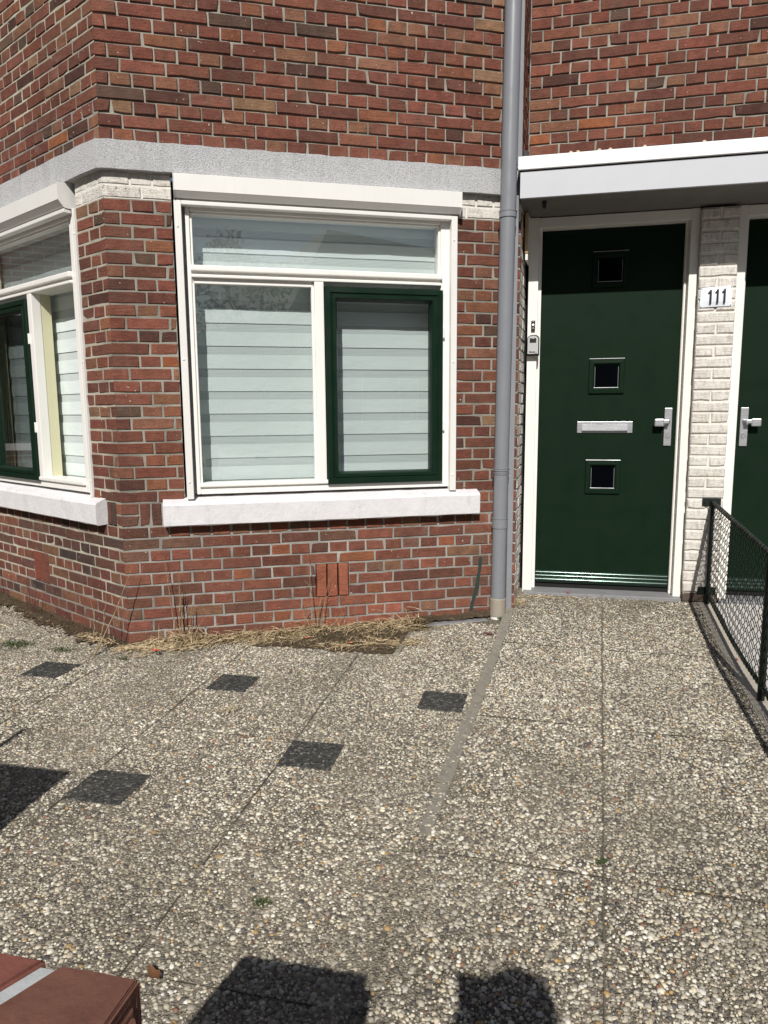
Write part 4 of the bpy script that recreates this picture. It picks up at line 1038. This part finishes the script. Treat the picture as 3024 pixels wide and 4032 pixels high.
weed(F1(1.0, gz0, .07), [(F1(a, gz0, .07), F1(a-d_, gz0+h, .05), .0027, .006, 0) for a, h, d_ in ((1.02, .30, -.05), (1.06, .21, -.02), (.98, .18, .02), (.94, .14, .015), (1.0, .11, -.03), (.90, .12, .0))], DSTALK, 'dark red dead stalks below the blocked air vent of the left wall')
# dry grass: uncountable
mb = MB()
def blade(p, d, ln, wd, sag):
    d = d.normalized(); sd_ = d.cross(Vector((0, 0, 1))).normalized(); pts = []
    n = 5
    for i in range(n+1):
        t = i/n; pts.append(p+d*ln*t+Vector((0, 0, -sag*t*t)))
    for i in range(n+1):
        if pts[i].z < gz0+.006: pts[i].z = gz0+.006+random.uniform(0, .006)
    wd *= random.choice((1.1, 1.3, 2.0)); A = [mb.vert(q-sd_*wd*(1-.8*i/n)) for i, q in enumerate(pts)]; B = [mb.vert(q+sd_*wd*(1-.8*i/n)+Vector((0, 0, wd*.5))) for i, q in enumerate(pts)]
    for i in range(n): mb.face([A[i], A[i+1], B[i+1], B[i]])
def tuft(a, o, n, h, spread, ln, fr=F2, up=1.0):
    for _ in range(n):
        p = fr(a+random.gauss(0, spread), gz0+abs(random.gauss(0, .4))*h, abs(o+random.gauss(0, spread*.45))+.012)
        az = random.uniform(0, 2*math.pi); d = (U2 if fr is F2 else U1)*math.cos(az)+(N2 if fr is F2 else N1)*math.sin(az)*.55+Vector((0, 0, random.uniform(-.15, 1.1)*up))
        l = random.uniform(.3, 1)*ln; q = p+d.normalized()*l
        if (q-Vector(CC)).dot(N2) < .006 and fr is F2: d = d-N2*d.dot(N2)*1.3
        blade(p, d, l, random.uniform(.0008, .0021), l*random.uniform(.2, .9))
tuft(.29, .05, 620, .03, .065, .15, up=1.3); tuft(.22, .10, 420, .010, .11, .11, up=.4)
for k in range(24): tuft(.40+.05*k, .055+.006*math.sin(k), 72 if k < 15 else 62, .024+.012*math.sin(k*1.7), .06, .20, up=.55)
for k in range(8): tuft(1.18+.045*k, .11+.006*k, 55, .012+.004*k, .055, .15, up=.4)
for k in range(9): tuft(.75+.07*k, .14, 60, .012, .07, .12, up=.4)
for k in range(7): tuft(1.10+.06*k, .30+.012*k, 50, .008, .06, .13, up=.25)
tuft(1.52, .09, 380, .055, .045, .17, up=.8); tuft(1.47, .15, 230, .03, .05, .15, up=.6)
for k in range(8): tuft(.02+.03*k, .10, 30, .004, .05, .08, up=.25)
for k in range(5): tuft(.05+.06*k, .06, 26, .006, .04, .09, fr=F1, up=.5)
for k in range(10): tuft(.6+.12*k, .08, 10, .004, .06, .07, fr=F1, up=.4)
for k in range(6): tuft(1.70+.06*k, .03, 22, .004, .03, .06, up=.3)
for _ in range(2300):       # straw lying flat over the soil pocket
    x_ = random.uniform(-1.85, -.46); yy = random.uniform(-1.27, -.62); w_ = float(wall_dist(np.array([x_]), np.array([yy]))[0])
    if w_ < .012 or w_ > .62 or not (soil_edge(np.array([x_]), np.array([yy]))[0] or random.random() < .035): continue
    az = random.gauss(.3, .8); d = Vector((math.cos(az), math.sin(az), random.uniform(-.05, .35))); blade(Vector((x_, yy, gz0+random.uniform(.006, .03))), d, random.uniform(.03, .13), random.uniform(.0007, .0016), random.uniform(.0, .04))
o = mb.build('dry_grass', STRAW, normals=False); tag(o, kind='stuff')
def green_patch(name, cx, cy, n, r, h, label, cat, mtl=LEAFG):
    global mb
    mb = MB(); g = float(gz(cx, cy))
    for _ in range(n):
        p = Vector((cx+random.gauss(0, r), cy+random.gauss(0, r*.55), g+.003)); az = random.uniform(0, 6.28); d = Vector((math.cos(az), math.sin(az), random.uniform(.6, 2)))
        d.normalize(); s_ = d.cross(Vector((0, 0, 1))).normalized()*random.uniform(.0015, .003); l = random.uniform(.5, 1)*h
        a = mb.vert(p-s_*.4); b_ = mb.vert(p+s_*.4); c_ = mb.vert(p+d*l*.6+s_); e_ = mb.vert(p+d*l*.6-s_); t_ = mb.vert(p+d*l+Vector((0, 0, -.2*l)))
        mb.face([a, b_, c_, e_]); mb.face([e_, c_, t_])
    o = mb.build(name, mtl, normals=False); tag(o, label, cat, kind='stuff' if cat in ('moss', 'seedlings') else None); return o
green_patch('moss_patch', -2.50, -1.43, 620, .055, .012, 'bright green moss patch at the foot of the slanting left wall', 'moss')
green_patch('moss_patch', -2.20, -1.46, 260, .04, .010, 'smaller dull green moss patch nearer the bay corner', 'moss')
green_patch('weed', .015, -.555, 26, .010, .034, 'small green grass tuft growing on the concrete edging near the downpipe', 'weed')
green_patch('weed', -.455, -3.06, 60, .014, .012, 'tiny green weed in the paving joint just above the wide square shadow', 'weed')
green_patch('weed', .395, -2.72, 40, .014, .012, 'tiny green weed in the long joint of the path', 'weed')
green_patch('weed', -.135, -2.78, 30, .018, .009, 'flat little weed where the edging sinks into the paving', 'weed')
green_patch('weed', -1.80, -1.53, 24, .012, .022, 'small green sprout in the litter below the bay corner', 'weed')
# dark red seedlings along the edging
green_patch('seedlings', -.045, -.80, 120, .02, .012, 'dark red seedlings along the yard side of the path edging', 'seedlings', mat('maroon_leaf', (.07, .018, .015), .8))
# dirt and rubble under the left wall
mb = MB()
for _ in range(650):
    a = random.uniform(.35, 1.75); o_ = random.uniform(.02, .20); p = F1(a, gz0+random.uniform(0, .02), o_); s_ = random.uniform(.003, .009)
    q = [mb.vert(p+Vector((random.uniform(-1, 1), random.uniform(-1, 1), random.uniform(-.3, 1)))*s_) for _ in range(4)]
    for f in ((0, 1, 2), (0, 2, 3), (0, 3, 1), (1, 3, 2)): mb.face([q[i] for i in f])
for _ in range(900):
    x_ = random.uniform(-1.75, -.48); yy = random.uniform(-1.25, -.65); p = Vector((x_, yy, gz0+random.uniform(0, .016))); s_ = random.uniform(.002, .007)
    if not (soil_edge(np.array([x_]), np.array([yy]))[0] and wall_dist(np.array([x_]), np.array([yy]))[0] > .005): continue
    q = [mb.vert(p+Vector((random.uniform(-1, 1), random.uniform(-1, 1), random.uniform(-.3, 1)))*s_) for _ in range(4)]
    for f in ((0, 1, 2), (0, 2, 3), (0, 3, 1), (1, 3, 2)): mb.face([q[i] for i in f])
o = mb.build('leaf_litter', mk_straw('dead_leaf_litter', (.11, .055, .035), (.035, .022, .016))); tag(o, kind='stuff')
# single leaves
def leaf(x_, y_, z_, ln, wd, az, mtl, label, curl=.3, name='leaf', cat='leaf'):
    mb = MB(); n = 6; c = Vector((x_, y_, z_)); d = Vector((math.cos(az), math.sin(az), 0)); s_ = Vector((-d.y, d.x, 0)); rows = []
    for i in range(n+1):
        t = i/n; w_ = wd*math.sin(math.pi*min(.97, max(.06, t)))*(1+.25*math.sin(i*2.3)); p = c+d*ln*(t-.5)+Vector((0, 0, curl*ln*(2*t-1)**2*.5))
        rows.append([mb.vert(p-s_*w_+Vector((0, 0, curl*w_))), mb.vert(p), mb.vert(p+s_*w_+Vector((0, 0, curl*w_*.8)))])
    for A, B in zip(rows, rows[1:]):
        for k_ in range(2): mb.face([A[k_], A[k_+1], B[k_+1], B[k_]])
    o = mb.build(name, mtl, normals=False, smooth=True); tag(o, label, cat); return o
leaf(-1.665, -1.455, -.060, .050, .012, .2, RED, 'orange red curled petal in the dry grass at the bay corner', .5, 'petal', 'petal')
leaf(-.985, -1.10, -.066, .030, .008, 1.0, RED, 'small orange red petal below the air vent bricks', .5, 'petal', 'petal')
leaf(-.735, -1.13, -.066, .028, .011, .3, mat('salmon_petal', (.55, .17, .10), .6), 'pale salmon petal among the dry grass right of the vent', .4, 'petal', 'petal')
leaf(.40, -.135, .006, .034, .008, .2, mat('crimson_petal', (.45, .012, .012), .5), 'crimson petal on the stone threshold of the door', .3, 'petal', 'petal')
leaf(1.168, -.98, -.075, .030, .006, 1.9, mat('pink_petal', (.55, .13, .10), .6), 'pinkish petal on the sandy strip under the fence', .3, 'petal', 'petal')
leaf(-.59, -3.335, -.078, .050, .012, -.6, BROWN, 'brown oak leaf on the paving left of the wide square shadow', .35)
leaf(.33, -.24, .0, .016, .010, .6, BLACK, 'tiny black chip lying in front of the door', .2, 'chip', 'litter')
leaf(.60, -.165, .004, .028, .006, .1, BROWN, 'small dark brown leaf scrap before the threshold', .2)
mb = MB()
for _ in range(26):
    p = Vector((.255+random.gauss(0, .05), -.205+random.gauss(0, .02), float(gz(.3, -.2))+.004)); az = random.uniform(0, 6.28); d = Vector((math.cos(az), math.sin(az)*.5, .15)); q = p+d*random.uniform(.02, .08); mb.tube([p, p.lerp(q, .5)+Vector((0, 0, .006)), q], .0009, 4)
o = mb.build('straw_wisp', STRAW); tag(o, 'wisp of straw lying before the left end of the threshold', 'straw')
mb = MB()
for _ in range(60):
    p = Vector((.10+random.gauss(0, .022), -.335+random.gauss(0, .035), float(gz(.1, -.35))+.006)); az = random.uniform(0, 6.28); d = Vector((math.cos(az), math.sin(az), .5)); q = p+d*random.uniform(.01, .06); mb.tube([p, p.lerp(q, .5)+Vector((0, 0, .006)), q], .0011, 4)
o = mb.build('straw_wisp', STRAW); tag(o, 'tuft of dry straw and dirt in the corner behind the flat duct', 'straw')
mb = MB()
for _ in range(26):
    p = Vector((-1.02+random.gauss(0, .02), -2.03+random.gauss(0, .02), -.08)); az = random.uniform(0, 6.28); d = Vector((math.cos(az), math.sin(az), .6)); q = p+d*random.uniform(.01, .035); mb.tube([p, p.lerp(q, .5)+Vector((0, 0, .005)), q], .0010, 4)
o = mb.build('straw_wisp', STRAW); tag(o, 'little dry grass tuft standing alone in the middle of the yard', 'straw')

# ------------------------------------------------------------------ what stands behind the camera (for shadows, reflections and less sky light)
def skin_body():
    me = bpy.data.meshes.new('person'); bm = bmesh.new()
    X0, Y0 = .350, -5.20; g = -.09
    J = {'pel': (0, 0, .93, .13), 'wai': (0, 0, 1.05, .125), 'che': (0, .01, 1.25, .145), 'nec0': (0, .0, 1.43, .075), 'nec': (0, .01, 1.50, .052), 'hd0': (0, .03, 1.57, .075), 'hd1': (0, .02, 1.66, .100), 'hd2': (-.01, .02, 1.74, .078),
         'hpl': (-.10, 0, .88, .095), 'knl': (-.11, .03, .50, .062), 'anl': (-.12, -.02, .09, .042), 'tol': (-.13, .14, .035, .035),
         'hpr': (.10, 0, .88, .095), 'knr': (.11, .03, .50, .062), 'anr': (.12, -.02, .09, .042), 'tor': (.13, .14, .035, .035),
         'shl': (-.19, 0, 1.38, .062), 'ell': (-.25, .16, 1.14, .044), 'wrl': (-.18, .42, 1.17, .030), 'pal': (-.165, .50, 1.175, .032),
         'shr': (.19, 0, 1.38, .062), 'elr': (.20, .16, 1.14, .044), 'wrr': (-.03, .42, 1.17, .030), 'par': (-.075, .50, 1.175, .032)}
    E_ = ['pel wai', 'wai che', 'che nec0', 'nec0 nec', 'nec hd0', 'hd0 hd1', 'hd1 hd2', 'pel hpl', 'hpl knl', 'knl anl', 'anl tol', 'pel hpr', 'hpr knr', 'knr anr', 'anr tor', 'che shl', 'shl ell', 'ell wrl', 'wrl pal', 'che shr', 'shr elr', 'elr wrr', 'wrr par']
    for s_, b_ in (('l', -1), ('r', 1)):
        p = J['pa'+s_]
        for k_ in range(4):
            J['f%s%d' % (s_, k_)] = (p[0]-b_*.012+.0, p[1]+.03, p[2]-.03+.02*k_, .009); J['g%s%d' % (s_, k_)] = (p[0]-b_*.042, p[1]+.045, p[2]-.03+.02*k_, .008)
            E_ += ['pa%s f%s%d' % (s_, s_, k_), 'f%s%d g%s%d' % (s_, k_, s_, k_)]
        J['t%s0' % s_] = (p[0]-b_*.02, p[1]-.01, p[2]+.045, .011); J['t%s1' % s_] = (p[0]-b_*.045, p[1]+.0, p[2]+.05, .009); E_ += ['pa%s t%s0' % (s_, s_), 't%s0 t%s1' % (s_, s_)]
    vs = {k_: bm.verts.new((X0+v[0], Y0+v[1], g+v[2])) for k_, v in J.items()}
    for e in E_: a, b_ = e.split(); bm.edges.new((vs[a], vs[b_]))
    keys = list(J); bm.to_mesh(me); bm.free()
    o = bpy.data.objects.new('person', me); COL.objects.link(o)
    sk = o.modifiers.new('s', 'SKIN'); 
    for i, k_ in enumerate(keys): r = J[k_][3]; me.skin_vertices[0].data[i].radius = (r, r); me.skin_vertices[0].data[i].use_root = (k_ == 'pel')
    o.modifiers.new('u', 'SUBSURF').levels = 2; o.modifiers['u'].render_levels = 2
    me.materials.append(mat('dark_clothing', (.03, .035, .05), .85)); return o
pr_ = skin_body(); tag(pr_, 'person in dark clothes standing behind the viewer, holding a phone up', 'person')
mb = MB(); mb.box(bxw, .178, .25, -4.655, -4.645, 1.035, 1.185, 0, .003); o = mb.build('phone', BLACK); tag(o, 'black phone held upright in both hands', 'phone')
# invented cabinet, added out of view to cast the shadow at the left edge
bn = empty('cabinet_shadow_caster', (-1.62, -4.1, -.12)); tag(bn, 'dark cabinet-shaped block added unseen beyond the left edge to throw the shadow there', 'cabinet')
BINM = mk_paint('cabinet_plastic', (.03, .035, .033), .5, .2)
mb = MB(); mb.box(bxw, -1.96, -1.245, -4.40, -3.882, -.09, 1.0, 0, .004); adopt(mb.build('cabinet_body', BINM), bn)
mb = MB(); mb.box(bxw, -1.97, -1.232, -4.42, -3.870, 1.0, 1.045, 0, .01); adopt(mb.build('lid', BINM), bn)
for a0 in (-1.95, -1.60): mb = MB(); mb.box(bxw, a0, a0+.34, -4.412, -4.4, -.05, .97, 0, .003); d_ = adopt(mb.build('door', BINM), bn); mb = MB(); mb.box(bxw, a0+.15, a0+.19, -4.43, -4.412, .45, .57, 0, .004); h_ = mb.build('handle', METAL); h_.parent = d_
mb = MB(); mb.tube([(-1.60, -3.9, -.1), (-1.60, -3.9, 1.28)], .012, 8); o = mb.build('cane_shadow_caster', DSTALK); tag(o, 'thin cane added unseen beside the cabinet block for its line of shadow', 'cane')  # unseen pole, added only to cast a thin line of shadow

# house and tree across the street
def far_brick():
    x = mat('distant_brickwork', rough=.9); bt = N(x, 'ShaderNodeTexBrick'); bt.inputs['Scale'].default_value = 1.0
    for k_, v in (('Color1', (.20, .075, .05, 1)), ('Color2', (.14, .06, .045, 1)), ('Mortar', (.3, .28, .24, 1)), ('Mortar Size', .008), ('Brick Width', .21), ('Row Height', .063)): bt.inputs[k_].default_value = v
    g_ = N(x, 'ShaderNodeNewGeometry'); sp_ = N(x, 'ShaderNodeSeparateXYZ'); cb = N(x, 'ShaderNodeCombineXYZ'); L(x, g_.outputs['Position'], sp_.inputs[0])
    L(x, math_(x, 'ADD', sp_.outputs[0], sp_.outputs[1]), cb.inputs[0]); L(x, sp_.outputs[2], cb.inputs[1]); L(x, cb.outputs[0], bt.inputs['Vector'])
    L(x, bt.outputs[0], bsdf(x).inputs['Base Color']); return x
FB = far_brick()
def tiles():
    x = mat('roof_tiles', rough=.85); wv = N(x, 'ShaderNodeTexWave'); wv.bands_direction = 'Z'; wv.inputs['Scale'].default_value = 2.4; L(x, coords(x), wv.inputs['Vector'])
    L(x, ramp(x, wv.outputs['Fac'], (.1, (.035, .032, .032)), (.6, (.085, .075, .07))), bsdf(x).inputs['Base Color']); return x
RT = tiles()
def far_house(x0, x1, y0, y1, eave, ridge, label, wall_windows):
    r_ = empty('far_house', ((x0+x1)/2, (y0+y1)/2, -.2)); tag(r_, label, 'house')
    mb = MB(); mb.box(bxw, x0, x1, y0, y1, -.2, eave); adopt(mb.build('wall', FB), r_)
    mb = MB(); e = .35; d = (y1-y0)/2; P_ = [(x0-e, y0-e, eave), (x1+e, y0-e, eave), (x1+e, y1+e, eave), (x0-e, y1+e, eave)]; R_ = [(x0+d, (y0+y1)/2, ridge), (x1-d, (y0+y1)/2, ridge)]
    v = [mb.vert(p) for p in P_+R_]
    for f in ((0, 1, 5, 4), (2, 3, 4, 5), (1, 2, 5), (3, 0, 4), (0, 3, 2, 1)): mb.face([v[i] for i in f])
    adopt(mb.build('roof', RT), r_)
    for (fr, a0, a1, z0, z1) in wall_windows:
        mb = MB(); t = .07
        for b0, b1, c0, c1 in ((a0, a1, z0, z0+t), (a0, a1, z1-t, z1), (a0, a0+t, z0+t, z1-t), (a1-t, a1, z0+t, z1-t), ((a0+a1)/2-t/2, (a0+a1)/2+t/2, z0+t, z1-t)): mb.box(fr, b0, b1, c0, c1, .002, .05)
        f = adopt(mb.build('window', WHITE), r_)
        mb = MB(); mb.box(fr, a0+t, a1-t, z0+t, z1-t, .003, .02); g_ = mb.build('pane', DGLASS); g_.parent = f
    return r_
FH = make_frame((8, -16, 0), (1, 0, 0), (0, 1, 0))
far_house(-34, 4.2, -25, -15.5, 6.6, 10.5, 'long terraced brick house with a tiled roof, added unseen behind the viewer to block low sky', [(make_frame((-34, -15.5, 0), (1, 0, 0), (0, 1, 0)), 1.5+4.2*i, 3.6+4.2*i, .8+3*k_, 2.4+3*k_) for i in range(9) for k_ in range(2)])  # unseen terrace, added and made tall to cut sky light on the facade
far_house(8.3, 40, -25, -16, 3.9, 7.9, 'brick house with a hipped tiled roof across the street', [(FH, 1.2+3.2*i, 2.9+3.2*i, .7, 2.3) for i in range(4)])
FN = make_frame((-6.4, -2.0, 0), (0, 1, 0), (1, 0, 0))
far_house(-13, -6.4, -2.2, 4.6, 5.2, 8.0, 'neighbouring brick bay house to the left, mirrored in the slanting window', [(FN, .5, 1.9, .75, 2.2), (FN, 2.3, 3.7, .75, 2.2)])
def tree(x_, y_, h, r, label):
    r_ = empty('street_tree', (x_, y_, -.2)); tag(r_, label, 'tree')
    mb = MB(); mb.tube([(x_, y_, -.2), (x_+.05, y_, h*.3), (x_, y_+.1, h*.6)], [.16, .12, .06], 10)
    for i in range(7):
        a = i*.9; mb.tube([(x_, y_, h*(.32+.04*i)), (x_+math.cos(a)*r*.4, y_+math.sin(a)*r*.4, h*(.48+.04*i)), (x_+math.cos(a)*r*.8, y_+math.sin(a)*r*.8, h*(.6+.045*i))], [.06, .035, .012], 6)
    adopt(mb.build('trunk', mat('bark', (.10, .075, .05), .95)), r_)
    mb = MB()
    cl = [(x_+random.gauss(0, r*.45), y_+random.gauss(0, r*.45), h*.72+random.gauss(0, h*.14), random.uniform(.25, .5)*r) for _ in range(26)]
    for cx, cy, cz, cr in cl:
        for _ in range(110):
            d = Vector((random.gauss(0, 1), random.gauss(0, 1), random.gauss(0, .8))).normalized()*cr*random.uniform(.5, 1); p = Vector((cx, cy, cz))+d
            q = [mb.vert(p+Vector((random.uniform(-1, 1), random.uniform(-1, 1), random.uniform(-1, 1)))*.085) for _ in range(3)]; mb.face(q)
    adopt(mb.build('crown', mk_straw('tree_leaves', (.06, .10, .03), (.10, .13, .05)), normals=False), r_)
tree(6.6, -15.0, 5.6, 1.7, 'loose green street tree in front of the house across the street')
tree(-9.0, -6.5, 4.2, 1.5, 'green tree down the street to the left')
S.render.film_transparent = False
